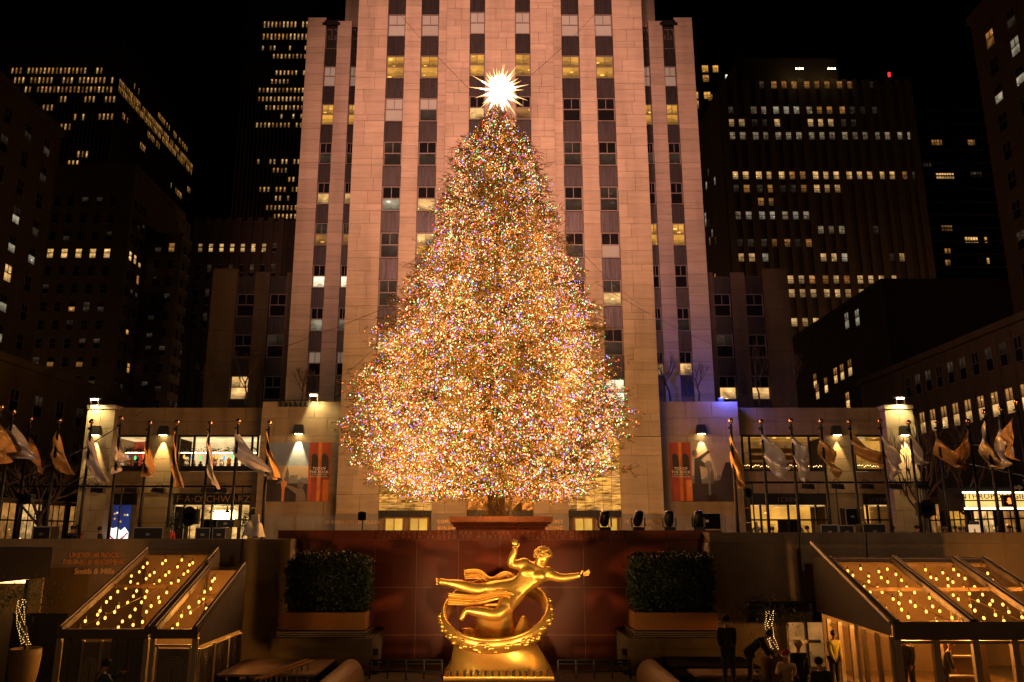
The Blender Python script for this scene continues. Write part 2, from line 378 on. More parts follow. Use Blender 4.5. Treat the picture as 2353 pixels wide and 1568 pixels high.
# windows and spandrels of the main face
S_SH, S_YE, S_DK, S_DM, S_WA = 'l_shade', 'l_yel', 'glass', 'l_dim', 'l_white'
ST_ = {  # per column: (upper, lower) for rows 0..8
 0: [('l_shade','l_shade'),('l_yel','l_yel'),('l_shade','l_shade'),('l_dim','l_dim'),('glass','l_cool'),('l_dim','l_dim'),('l_dim','l_dim'),('l_shade','l_warm'),('glass','glass')],
 1: [('l_shade','l_shade'),('l_yel','l_yel'),('l_shade','l_dim'),('glass','l_dim'),('glass','l_warm'),('l_warm','l_yel'),('glass','l_dim'),('glass','glass'),('glass','glass')],
 2: [('l_shade','l_shade'),('l_yel','l_yel'),('glass','l_warm'),('glass','l_dim'),('glass','glass'),('glass','glass'),('glass','glass'),('glass','glass'),('glass','glass')],
 3: [('l_shade','l_shade'),('l_yel','l_yel'),('glass','l_amb'),('glass','l_dim'),('glass','glass'),('glass','glass'),('glass','glass'),('glass','glass'),('glass','glass')],
 4: [('l_shade','l_shade'),('l_yel','l_yel'),('glass','glass'),('l_dim','l_dim'),('glass','l_dim'),('glass','l_dim'),('glass','glass'),('glass','glass'),('glass','glass')],
 5: [('l_shade','l_shade'),('l_yel','l_yel'),('glass','glass'),('glass','l_dim'),('l_dim','l_dim'),('glass','l_shade'),('l_dim','l_warm'),('glass','l_dim'),('l_white','l_white')],
}
order = [cols[0], cols[1], cen[0], cen[1], cols[2], cols[3]]
def column(parent, xc, w, yf, states, row0, n, top, flh=FLH, wh=WH):
    """a bay of windows with a metal spandrel between each pair"""
    for r_ in range(-1, n):
        zt = row0 - flh * r_
        up, lo = states[r_] if r_ >= 0 else ('l_shade', 'l_dim')
        window(parent, T(xc, yf + .30, zt - wh), w - .04, wh, up, lo)
        zb = zt - flh
        if zb + .0 > 0:
            s = MB(); s.box(-w/2, w/2, .0, .1, 0, flh - wh - .06)
            for q in range(5):
                x = -w/2 + w * (q + .5) / 5
                s.box(x - w * .055, x + w * .055, -.05, -.001, .06, flh - wh - .12)
            if (w, flh) not in _sp: _sp[(w, flh)] = s.mesh('spandrel', M['spandrel'])
            reg(bpy.data.objects.new('spandrel', _sp[(w, flh)]), T(xc, yf + .24, zb + .03), parent)
_sp = {}
for k, (a, b_) in enumerate(order):
    yf = YC if k in (2, 3) else YT
    column(tower, (tx(a) + tx(b_)) / 2, tx(b_) - tx(a), yf, ST_[k], ROW0 + (0.0 if yf == YT else -.05), 9 if k not in (2, 3) else 9, ZTOP)
# entrance screens of cast glass, doors below
M['castglass'] = emi('cast_glass', (1.0, 0.44, 0.075), 0.62, 0.95, 2.2, 0.5, 'AUTO', stretch=(0.6, 1, 5), rough=0.2)
M['castdark'] = mat('cast_glass_relief', (0.30, 0.19, 0.08), 0.25, 0.6, var=0.5, vs_=3, bump=0.8, bs=3, rnd=0.4)
M['doorlit'] = emi('door_glow', (1.0, 0.52, 0.07), 0.75, 0.25, 1.0, 0.2)
M['bronze'] = mat('bronze_trim', (0.22, 0.10, 0.035), 0.35, 0.8)
for k, (x0, x1) in enumerate(((-8.87, -4.95), (-2.42, 2.42), (4.95, 8.87))):
    yb = YT + .25
    nx, nz = (6, 9) if k != 1 else (6, 7)
    for i in range(nx):
        for j in range(nz):
            a, b_ = x0 + (x1 - x0) * i / nx, x0 + (x1 - x0) * (i + 1) / nx
            c, d = 3.0 + (ENT - 3.0) * j / nz, 3.0 + (ENT - 3.0) * (j + 1) / nz
            o = MB(); e = random.uniform(-.06, .06)
            o.hexa([(a+.025, yb+e, c+.025), (b_-.025, yb-e, c+.025), (b_-.025, yb+.2, c+.025), (a+.025, yb+.2, c+.025), (a+.025, yb-e, d-.025), (b_-.025, yb+e, d-.025), (b_-.025, yb+.2, d-.025), (a+.025, yb+.2, d-.025)])
            o.build('glass_panel', M['castdark'] if k == 1 else M['castglass'], tower)
    ubox(tower, 'door_surround', 'dark', x0, x1, yb - .1, yb + .3, 2.55, 2.98)
    nfl = 14
    for i in range(nfl): ubox(tower, 'flute', 'dark', x0 + (x1-x0)*i/nfl + .03, x0 + (x1-x0)*(i+.55)/nfl, yb - .2, yb - .1, 2.56, 2.98)
    if k != 1:
        for i, dx in enumerate((.55, 2.35)):
            a = x0 + dx
            ubox(tower, 'door_frame', 'bronze', a - .12, a + 1.32, yb + .02, yb + .2, 0, 2.54)
            for q in range(2):
                ubox(tower, 'door', 'doorlit', a + .64 * q, a + .56 + .64 * q, yb - .04, yb + .015, .15, 2.42)
        ubox(tower, 'door_wall', 'dark', x0, x1, yb + .21, yb + .3, 0, 2.54)
text('lettering', '30 ROCKEFELLER PLAZA', .34, ((GPX[0][0] + GPX[0][1]) / 2 - .3, YT - .05, 2.05), 'brass', tower, space=1.1)
text('lettering', '30 ROCKEFELLER', .34, ((GPX[3][0] + GPX[3][1]) / 2, YT - .05, 2.1), 'brass', tower, space=1.1)
text('lettering', 'PLAZA', .34, ((GPX[3][0] + GPX[3][1]) / 2, YT - .05, 1.65), 'brass', tower, space=1.1)
for sx in (-1, 1):
    text('lettering', 'COMCAST', .34, (sx * 3.68, YT - .45, 2.1), 'brass', tower, space=1.1); text('lettering', 'BUILDING', .34, (sx * 3.68, YT - .45, 1.65), 'brass', tower, space=1.1)

# ------------------------------------------------------------------ the tower's set-back shoulders
YS = 67.7
FS = CT * YS + ST * (Zat(150, YS) - EYE)
def sxx(d): return d / FOC * FS
WTOP = Zat(48, YS)
LW = {-1: [('l_shade','l_shade'),('l_yel','l_yel'),('glass','l_dim'),('glass','l_warm'),('l_dim','l_amb'),('glass','l_white'),('glass','l_cool'),('l_shade','glass'),('glass','glass')],
       1: [('l_shade','l_shade'),('l_yel','l_yel'),('glass','l_dim'),('glass','glass'),('l_yel','l_yel'),('glass','glass'),('glass','l_dim'),('glass','l_warm'),('glass','l_dim')]}
for sd in (-1, 1):
    def mx(a, b_): return (sxx(a), sxx(b_)) if sd > 0 else (sxx(-b_), sxx(-a))
    sb = thing('tower_wing', ('left' if sd < 0 else 'right') + ' set-back limestone shoulder of the floodlit tower', 'tower wing', (sd * 14, YS, 0))
    lst = []
    x0, x1 = mx(300, 447); w = MB(); w.box(x0 + .1, x1 - .1, YS + .42, 88, 0, WTOP - .05); w.build('wall', M['joint'], sb)
    for k, (a, b_, n) in enumerate(((405, 447, 1), (345, 377, 1), (300, 328, 1))):
        q = mx(a, b_); strip(q[0], q[1], YS, 0, WTOP + (.35 if k == 0 else 0), splits=n, lst=lst, seed=60 + k, th=.42)
    # return face of the outer pier
    xo = sxx(447) * sd
    cnt = 0; rb = MB()
    for b_ in lst:
        if b_[4] > 10.5 and cnt < 300: ubox(sb, 'stone_block', 'lime', *b_); cnt += 1
        else: rb.box(*b_)
    rs = MB(); z = 0
    rs.box(min(xo, xo - sd*.1), max(xo, xo - sd*.1), YS + .43, 88, 0, WTOP)
    rs.build('side_wall', M['lime'], sb)
    tag(rb.build('stone_blocks', M['lime'], sb), kind='stuff')
    for (a, b_) in ((377, 405), (328, 345)):
        q = mx(a, b_); column(sb, (q[0] + q[1]) / 2, q[1] - q[0], YS, LW[sd], Zat(150, YS), 8, WTOP)
        # carved gothic panel that crowns the bay
        c = MB(); zt = WTOP - .5; zb = Zat(150, YS) + FLH - WH - 1.7
        c.box(q[0], q[1], YS + .25, YS + .4, zb + .1, zt)
        for i in range(4):
            x = q[0] + (q[1] - q[0]) * (i + .5) / 4; c.box(x - .05, x + .05, YS + .12, YS + .249, zb + .15, zt - .2 - .5 * (i % 2))
        for i in range(2):
            x = q[0] + (q[1] - q[0]) * (i + .5) / 2; c.ball((x, YS + .22, zt - .9), .28, 8, 5, sc=(.8, .35, 1.3))
        c.build('crown_panel', M['spandrel'], sb)
    # upper tier further back
    u = MB(); q = mx(290, 395); u.box(q[0], q[1], 74, 88, WTOP - .04, ZTOP); u.build('upper_tier', M['lime'], sb)
    for zz in range(3):
        window(sb, T((q[0] + q[1]) / 2, 73.95, WTOP + .4 + 3.92 * zz), 1.5, 2.1, 'glass', 'l_dim')
    c = MB(); q = mx(377, 408); c.box(q[0] - .2, q[1] + .2, YS - .1, YS + .6, WTOP - .5, WTOP - .2); c.box(q[0], q[1], YS, YS + .5, WTOP - .2, WTOP + .1); c.build('cornice', M['dark'], sb)

# ------------------------------------------------------------------ lower masonry wings beside the shoulders
YL = 76.0
for sd in (-1, 1):
    lo = thing('office_wing', ('left' if sd < 0 else 'right') + ' dim stone office wing with wide piers behind the roof trees', 'office wing', (sd * 22, YL, 0))
    FL = CT * YL + ST * (Zat(780, YL) - EYE)
    def lx(d): return d / FOC * FL
    top = Zat(626, YL)
    d0, d1 = (440, 672)
    def mm_(a, b_): return (lx(a), lx(b_)) if sd > 0 else (lx(-b_), lx(-a))
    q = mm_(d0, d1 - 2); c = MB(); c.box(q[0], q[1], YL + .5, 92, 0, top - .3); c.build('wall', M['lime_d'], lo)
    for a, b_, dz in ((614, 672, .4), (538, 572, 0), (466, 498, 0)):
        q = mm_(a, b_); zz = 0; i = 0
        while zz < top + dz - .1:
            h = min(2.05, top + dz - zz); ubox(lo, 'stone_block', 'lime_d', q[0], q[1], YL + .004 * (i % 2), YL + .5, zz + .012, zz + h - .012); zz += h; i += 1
    for ci, (a, b_) in enumerate(((572, 614), (498, 538))):
        q = mm_(a, b_); w = q[1] - q[0]
        for r_ in range(5):
            zt = Zat(674, YL) - 4.1 * r_
            st = ('glass', 'glass')
            if r_ == 2 and ci == 0 and sd < 0: st = ('l_warm', 'l_warm')
            if r_ == 2 and sd > 0: st = ('glass', 'l_warm')
            if r_ == 1 and ci == 1: st = ('l_dim', 'glass')
            window(lo, T((q[0]+q[1])/2, YL + .42, zt - 2.3), w - .06, 2.3, *st)
            ubox(lo, 'spandrel', 'spandrel', q[0], q[1], YL + .36, YL + .49, zt + .03, zt + 1.75)
    q = mm_(440, 466)
    for r_ in range(5):
        zt = Zat(674, YL) - 4.1 * r_; window(lo, T((q[0]+q[1])/2, YL + .42, zt - 2.3), q[1] - q[0] - .1, 2.3, 'glass', 'glass'); ubox(lo, 'spandrel', 'spandrel', q[0], q[1], YL + .36, YL + .49, zt + .03, zt + 1.75)
# ------------------------------------------------------------------ two-storey shop fronts at the tower's foot
M['lime_s'] = mat('dim_limestone', (0.22, 0.155, 0.085), 0.8, var=0.14, vs_=1.0, stretch=(0.35, 0.35, 2.6), rnd=0.08, island=True, stain=0.35)  # limestone darkened and yellowed, dim warm light on the shops put into the colour
M['lime_p'] = mat('half_dim_limestone', (0.32, 0.245, 0.17), 0.8, var=0.13, vs_=1.0, stretch=(0.35, 0.35, 2.6), rnd=0.10, island=True, stain=0.3)  # same limestone a step darker, fainter light beside the tower painted in
def masonry(parent, x0, x1, z0, z1, y, th, m, ch, bw, seed=0, name='stone_block', gap=.012, MT=I4):
    rnd = random.Random(seed); n = max(1, round((z1 - z0) / ch)); h = (z1 - z0) / n
    for j in range(n):
        nb = max(1, round((x1 - x0) / bw)); xs = [x0 + (x1 - x0) * k / nb for k in range(nb + 1)]
        if j % 2 and nb > 1: xs = [x0] + [x + (x1 - x0) / nb * rnd.uniform(.35, .6) for x in xs[:-1]] + [x1]
        for a, b_ in zip(xs[:-1], xs[1:]):
            ubox(parent, name, m, a + (gap if a > x0 else 0), b_ - (gap if b_ < x1 else 0), y + rnd.uniform(0, .006), y + th, z0 + j * h + gap * (j > 0), z0 + (j + 1) * h - gap, MT)
M['sconce'] = mat('sconce_metal', (0.028, 0.024, 0.022), 0.45, 0.4)
M['bulbw'] = emi('lamp_glow', (1.0, 0.72, 0.30), 25.0); M['fairy'] = emi('fairy_light', (1.0, .60, .20), 7.0)
M['bulbhot'] = emi('flood_lens', (1.0, 0.82, 0.45), 60.0)
YW = 62.2
def sconce(x, y, z, lab, pw=900):
    o = thing('wall_sconce', lab, 'wall light', (x, y, z), 'wall sconces')
    b = MB(); b.hexa([(x-.42, y-.42, z-.36), (x+.42, y-.42, z-.36), (x+.42, y-.012, z-.36), (x-.42, y-.012, z-.36), (x-.30, y-.30, z+.34), (x+.30, y-.30, z+.34), (x+.30, y-.012, z+.34), (x-.30, y-.012, z+.34)])
    b.build('shade', M['sconce'], o)
    MB().box(x-.24, x+.24, y-.36, y-.06, z-.40, z-.365).build('lens', M['bulbw'], o)
    lamp('light', 'SPOT', (x, y-.26, z-.42), (1.0, 0.66, 0.24), pw * 2.4, (x, y + .10, z-3.4), o, size=.05, spot=46, blend=.55)
def roof_lamp(u, v, Y, lab, tgt, pw):
    p = P(u, v, Y); o = thing('roof_floodlight', lab, 'floodlight', p - Vector((0, 0, .5)), 'roof floodlights')
    b = MB(); b.tube([p - Vector((.3, 0, .55)), p - Vector((.3, 0, .0))], .035); b.tube([p - Vector((-.3, 0, .55)), p - Vector((-.3, 0, .0))], .035); b.build('bracket', M['steel'], o)
    MB().box(p.x-.42, p.x+.42, p.y-.12, p.y+.28, p.z+.02, p.z+.16).build('housing', M['steel'], o)
    MB().box(p.x-.24, p.x+.24, p.y-.12, p.y+.12, p.z-.04, p.z+.018).build('lens', M['bulbhot'], o)
    lamp('light', 'SPOT', p + Vector((0, -.35, -.12)), (1.0, .76, .30), pw, tgt, o, size=.15, spot=130, blend=.8)
M['shopwarm'] = emi('shop_interior', (1.0, .55, .16), .8, .9, 1.6, .2, stretch=(1, 1, 1.6))
M['shopceil'] = emi('shop_ceiling', (1.0, .70, .32), .85, .35, .8)
M['shopred'] = emi('red_display', (0.75, .07, .02), .32, .6, 1.5)
M['signblack'] = mat('black_fascia', (.015, .013, .012), .35)
M['garland'] = mat('garland', (.02, .03, .012), .8, var=.4, vs_=8)
M['navy'] = emi('navy_screen', (.03, .05, .22), .5, .3, .6)
M['snow'] = emi('snow_screen', (1.0, .93, .85), 1.5, .12, 1)
M['starw'] = emi('screen_star', (1, .9, .7), 1.2); M['chainr'] = emi('screen_red', (.6, .03, .02), .6); M['scrgold'] = emi('screen_gold', (1.0, .5, .08), .9)
for nm, c in (('r', (1, .06, .03)), ('g', (.08, .8, .25)), ('b', (.1, .35, 1)), ('o', (1, .4, .05))): M['deco_' + nm] = emi('deco_' + nm, c, 1.6)
def Wx(d, Y=YW): return d / FOC * (CT * Y + ST * 6.0)
ztop = Zat(937, YW); zu1 = Zat(1003, YW); zu0 = Zat(1083, YW); zs1 = Zat(1134, YW); zs0 = Zat(1160, YW)
for sd in (-1, 1):
    side = 'left' if sd < 0 else 'right'
    def mr(a, b_, Y=YW): return (Wx(a, Y), Wx(b_, Y)) if sd > 0 else (Wx(-b_, Y), Wx(-a, Y))
    wing = thing('shop_building', 'low two-storey stone shop building with flags in front, ' + side + ' of the tower', 'shop building', (sd * 24, YW, 0))
    q = mr(553, 894); back = MB(); back.box(q[0], q[1], YW + 5, YW + 12, 0, ztop - .3); back.build('wall', M['lime_d'], wing)
    MB().box(q[0], q[1], YW + .5, YW + 12, ztop - .32, ztop - .02).build('roof', M['lime_d'], wing)
    MB().box(q[0], q[1], YW + .5, YW + 5, zu0 - .5, zu0 - .1).build('floor_slab', M['lime_d'], wing)
    masonry(wing, q[0], q[1], zu1 + .12, ztop, YW, .5, 'lime_s', 1.15, 3.2, 3)
    q2 = mr(743, 814); masonry(wing, q2[0], q2[1], zu0, zu1 + .11, YW, .5, 'lime_s', 1.1, 2.4, 5)
    masonry(wing, q[0], q[1], zs1 + .02, zu0 - .01, YW, .5, 'lime_s', 1.0, 3.0, 6)
    for a, b_ in ((740, 822), (556, 566)):
        q2 = mr(a, b_); masonry(wing, q2[0], q2[1], 0, zs1, YW + .02, .5, 'lime_s', 1.2, 2.7, 8)
    # upper show windows
    for wi, (a, b_) in enumerate(((557, 743), (814, 893))):
        q2 = mr(a, b_); ww = q2[1] - q2[0]
        fr = MB(); t = .13
        fr.box(q2[0], q2[1], YW + .1, YW + .3, zu1 - .02, zu1 + .1); fr.box(q2[0], q2[1], YW + .02, YW + .3, zu0 + .005, zu0 + .16)
        fr.box(q2[0], q2[0] + t, YW + .1, YW + .3, zu0 + .16, zu1 - .02); fr.box(q2[1] - t, q2[1], YW + .1, YW + .3, zu0 + .16, zu1 - .02)
        if wi == 0:
            for f_ in (.2, .92) if sd < 0 else (.1, .84): fr.box(q2[0] + ww * f_ - .07, q2[0] + ww * f_ + .07, YW + .1, YW + .28, zu0 + .16, zu1 - .02)
        fo = fr.build('window', M['dark'], wing)
        kind = 'shopred' if (sd < 0 and wi == 1) else 'shopceil'
        bk = MB(); bk.box(q2[0], q2[1], YW + 3.0, YW + 3.1, zu0 + .1, zu1 + .5); bk.build('back_wall', M[kind] if not (sd > 0 and wi == 0) else M['l_amb'], fo)
        cl = MB(); cl.box(q2[0], q2[1], YW + .5, YW + 2.98, zu1 - .1, zu1 - .02); cl.build('ceiling', M['shopceil'] if sd < 0 else M['l_yel'], fo)
        if sd < 0:
            ga = MB(); rnd = random.Random(wi)
            for k in range(260):
                x = rnd.uniform(q2[0] + .15, q2[1] - .15); z = zu1 - 1.0 + rnd.gauss(0, .1); r_ = rnd.uniform(.08, .2); a_ = rnd.uniform(0, 6.28)
                ga.add([(x, YW + .5, z), (x + r_ * math.cos(a_), YW + .45, z + r_ * math.sin(a_)), (x + r_ * math.cos(a_ + .5), YW + .55, z + r_ * math.sin(a_ + .5))], [(0, 1, 2)])
            ga.build('garland', M['garland'], fo)
            ls = MB(); ls.box(q2[0] + .15, q2[1] - .15, YW + .5, YW + .54, zu1 - 1.24, zu1 - 1.19); ls.build('light_strip', M['bulbw'], fo)
            for k in range(int(ww / .62)):
                x = q2[0] + .4 + k * .62; MB().ball((x, YW + .55, zu1 - 1.5 - .05 * (k % 3)), .09, 8, 6, sc=(1, 1, 1.9)).build('hanging_bulb', M['deco_' + 'obgr'[k % 4]], fo)
            # shelves, boxes and plush toys on show
            sh = MB(); sh.box(q2[0] + .15, q2[1] - .15, YW + .7, YW + 1.6, zu0 + .16, zu0 + .45); sh.build('display_shelf', M['dark'], fo)
            for k in range(int(ww / .55)):
                x = q2[0] + .45 + k * .55; hh = rnd.uniform(.35, .75); tb = MB()
                c = ['white', 'orange', 'dark', 'redjoint', 'skin'][k % 5]
                tb.lathe((x, YW + 1.0, zu0 + .45), [(.16, 0), (.2, hh * .3), (.14, hh * .55), (.05, hh * .58)], 8); tb.ball((x, YW + 1.0, zu0 + .45 + hh * .8), hh * .3, 8, 6)
                tb.build('toy', M[c], fo, True)
        else:
            sh = MB()
            for k in range(3): sh.box(q2[0] + ww * .2, q2[0] + ww * .75, YW + 2.2, YW + 2.6, zu0 + .5 + .55 * k, zu0 + .85 + .55 * k)
            sh.build('shelf', M['bronze'], fo)
            li = MB(); rnd = random.Random(5)
            for k in range(int(ww / .12)): li.octa((q2[0] + .1 + k * .12, YW + .4, zu0 + .42 + rnd.uniform(-.07, .07)), .03)
            tag(li.build('fairy_lights', M['fairy'], fo), kind='stuff')
            if wi == 1:
                MB().box(q2[0] + .2, q2[1] - .2, YW + .55, YW + .6, zu0 + .17, zu1 - .3).build('display_panel', M['l_yel'], fo)
                text('lettering', 'J.CREW', .45, (q2[0] + ww * .55, YW + .53, zu0 + 1.0), 'dark', fo)
    # street-level shop fronts
    for wi, (a, b_) in enumerate(((566, 740), (822, 893))):
        q2 = mr(a, b_); ww = q2[1] - q2[0]
        fs = MB(); fs.box(q2[0], q2[1], YW - .06, YW + .4, zs0, zs1 - .02); fo = fs.build('fascia', M['signblack'], wing)
        zt = zs0 - .02
        if sd < 0 and wi == 1:
            # blue winter night picture in the shop window
            MB().box(q2[0] + .25, q2[1] - .55, YW + .3, YW + .38, .2, zt).build('picture_screen', M['navy'], fo)
            pic = [Vector((q2[0] + .25 + f_ * (ww - .8), YW + .288, .2 + g_ * (zt - .2))) for f_, g_ in ((0, 0), (1, 0), (1, .38), (.8, .5), (.6, .42), (.45, .5), (.2, .47), (0, .55))]
            MB().slab(pic, (0, .01, 0)).build('snow_hill', M['snow'], fo)
            rnd = random.Random(3)
            for k in range(7):
                x = q2[0] + .35 + rnd.random() * (ww - 1.1); z = .2 + (zt - .2) * rnd.uniform(.6, .97); s_ = MB()
                pts = [Vector((x + (.11 if i % 2 == 0 else .04) * math.sin(i * .628), YW + .285, z + (.11 if i % 2 == 0 else .04) * math.cos(i * .628))) for i in range(10)]
                s_.slab(pts, (0, .008, 0)); s_.build('star_shape', M['starw' if k % 2 else 'scrgold'], fo)
            ch = MB()
            for k in range(16):
                f_ = k / 15; ch.ball((q2[0] + .3 + f_ * (ww - .95), YW + .27, .2 + (zt - .2) * (.36 - .16 * math.sin(f_ * math.pi))), .075, 8, 6, sc=(1.2, .2, .8))
            ch.build('chain', M['chainr'], fo)
        else:
            bk = MB(); bk.box(q2[0], q2[1], YW + 3.5, YW + 3.6, 0, zt); bk.build('back_wall', M['shopwarm'] if sd < 0 else M['l_yel'], fo)
            cl = MB(); cl.box(q2[0], q2[1], YW + .5, YW + 3.45, zt - .1, zt); cl.build('ceiling', M['l_warm'], fo)
            if sd < 0:
                MB().box(q2[0] + ww * .38, q2[0] + ww * .66, YW + 2.6, YW + 2.7, zt - 1.5, zt - .35).build('light_box', M['l_white2'] if 'l_white2' in M else M['bulbw'], fo)
                for k in range(3):
                    x = q2[0] + ww * (.22 + .2 * k); MB().lathe((x, YW + 1.6, zt - .55), [(.28, 0), (.06, .25), (.03, .5)], 12).build('pendant_lamp', M['dark'], fo)
            fr = MB()
            for f_ in (0, .14, .5, .86, 1): x = q2[0] + ww * f_; fr.box(max(q2[0], x - .06), min(q2[1], x + .06), YW + .1, YW + .3, 0, zt)
            fr.box(q2[0], q2[1], YW + .09, YW + .31, 2.3, 2.42); fr.build('shopfront_frame', M['dark'], fo)
            if wi == 0:
                dr = MB(); dr.box(q2[0] + ww * .36, q2[0] + ww * .64, YW + .32, YW + .4, 0, 2.3); dr.build('door', M['glass'], fo)
    if sd < 0: [text('lettering', t_, .72, (sum(mr(566, 740)) / 2 + dx_, YW - .08, zs0 + .18), 'brass', wing, space=1.1) for t_, dx_ in (('F·A·O', -1.7), ('SCHWARZ', 1.05))]
    else:
        text('lettering', 'J.CREW', .5, (sum(mr(566, 740)) / 2, YW - .08, zs0 + .2), 'steel', wing); text('lettering', 'J.CREW', .45, (sum(mr(822, 893)) / 2, YW - .08, zs0 + .2), 'steel', wing)
    # end pier
    ep = thing('stone_pier', 'tall plain stone end pier of the ' + side + ' shop building, lit yellow from above', 'pier', (sd * 31, 61.3, 0))
    q = mr(894, 958, 61.3); zt = Zat(931, 61.3)
    masonry(ep, q[0], q[1], 0, zt - .3, 61.3, 8, 'lime_p', 1.45, 1.4, 12); MB().box(q[0] - .06, q[1] + .06, 61.24, 69.4, zt - .29, zt).build('coping', M['lime'], ep)
    for ln, dz in (('ROCKEFELLER', 0), ('PLAZA', -.42)): text('lettering', ln, .40, ((q[0] + q[1]) / 2, 61.27, Zat(1107, 61.3) + dz), 'dark', ep, sx=.78, space=1.15)
    # poster block
    pb = thing('stone_block_house', 'stone block with the large poster, ' + side + ' of the tower entrance', 'building', (sd * 15, 61.2, 0))
    q = mr(369, 553, 61.2); zs = [Zat(v_, 61.2) for v_ in (923, 961, 1002, 1018, 1052, 1084, 1118, 1153, 1185)]
    for j in range(8):
        nb = 3; off = .5 * (j % 2); xs = [q[0]] + [q[0] + (q[1] - q[0]) * (k + off) / nb for k in range(1 if off == 0 else 0, nb) if k + off > 0] + [q[1]]
        for a, b_ in zip(xs[:-1], xs[1:]): ubox(pb, 'stone_block', 'lime_p', a + .012, b_ - .012, 61.2 + random.uniform(0, .006), 68, zs[j+1] + .012, zs[j] - .012)
    for k in range(4): ubox(pb, 'plinth', 'granite', q[0] + (q[1]-q[0])*k/4 + .01, q[0] + (q[1]-q[0])*(k+1)/4 - .01, 61.17, 68, 0, zs[8] - .01)
    MB().box(q[0] + .05, q[1] - .05, 61.3, 67.9, 0, zs[0] - .05).build('wall', M['joint'], pb)
    sconce(Wx(sd * 463, 61.2), 61.18, Zat(987, 61.2), 'dark wall sconce above the ' + ('skyline poster with two visitors' if sd < 0 else 'poster of a woman pointing'), 1100 if sd < 0 else 420)
    sconce(Wx(sd * 775), YW - .01, Zat(990, YW), 'dark wall sconce between the two upper show windows of the ' + side + ' shop building', 1300 if sd < 0 else 600)
    sconce(Wx(sd * 931, 61.3), 61.28, Zat(990, 61.3), 'dark wall sconce on the ' + side + ' end pier', 900 if sd < 0 else 1500)
roof_lamp(218, 918, 61.15, 'glaring floodlight on top of the left end pier', P(225, 1060, 60.6), 1100)
roof_lamp(721, 908, 61.05, 'glaring floodlight on the roof above the skyline poster', P(760, 1060, 60.4), 600)
roof_lamp(2068, 915, 61.15, 'glaring floodlight on top of the right end pier', P(2068, 1060, 60.6), 1300)
# row of black stage lights along the left poster roof edge
for k in range(6):
    u = 646 + k * 11.5; p = P(u, 928, 61.0); o = thing('stage_light', 'black stage light hanging on the left poster roof, %s from the left' % ('first second third fourth fifth sixth'.split()[k]), 'stage light', p, 'stage lights on the poster roof')
    b = MB(); b.tube([p + Vector((0, 0, -.22)), p + Vector((0, 0, .12))], [.14, .10], 10); b.build('can', M['dark'], o)
    MB().tube([p + Vector((-.14, 0, .05)), p + Vector((-.14, .05, .34)), p + Vector((.14, .05, .34)), p + Vector((.14, 0, .05))], .02, 6).build('yoke', M['dark'], o)
a, b_ = P(640, 921, 61.1), P(712, 921, 61.1); tag(MB().tube([a, b_], .03, 8).build('lighting_bar', M['dark']), 'thin black pipe carrying the stage lights on the left poster roof', 'pipe')
# blue spot on the right roof edge
p = P(1655, 915, 61.9); o = thing('blue_spotlight', 'small blue spotlight on the roof above the right poster', 'spotlight', p)
MB().box(p.x-.2, p.x+.2, p.y-.2, p.y+.2, p.z-.35, p.z-.05).build('housing', M['dark'], o); M['bluelens'] = emi('blue_lens', (.03, .06, 1.0), 6)
MB().box(p.x-.16, p.x+.16, p.y-.16, p.y+.16, p.z-.049, p.z-.02).build('lens', M['bluelens'], o)
lamp('light', 'POINT', p + Vector((.3, -1.2, .25)), (.06, .10, 1.0), 620, None, o, size=.15)

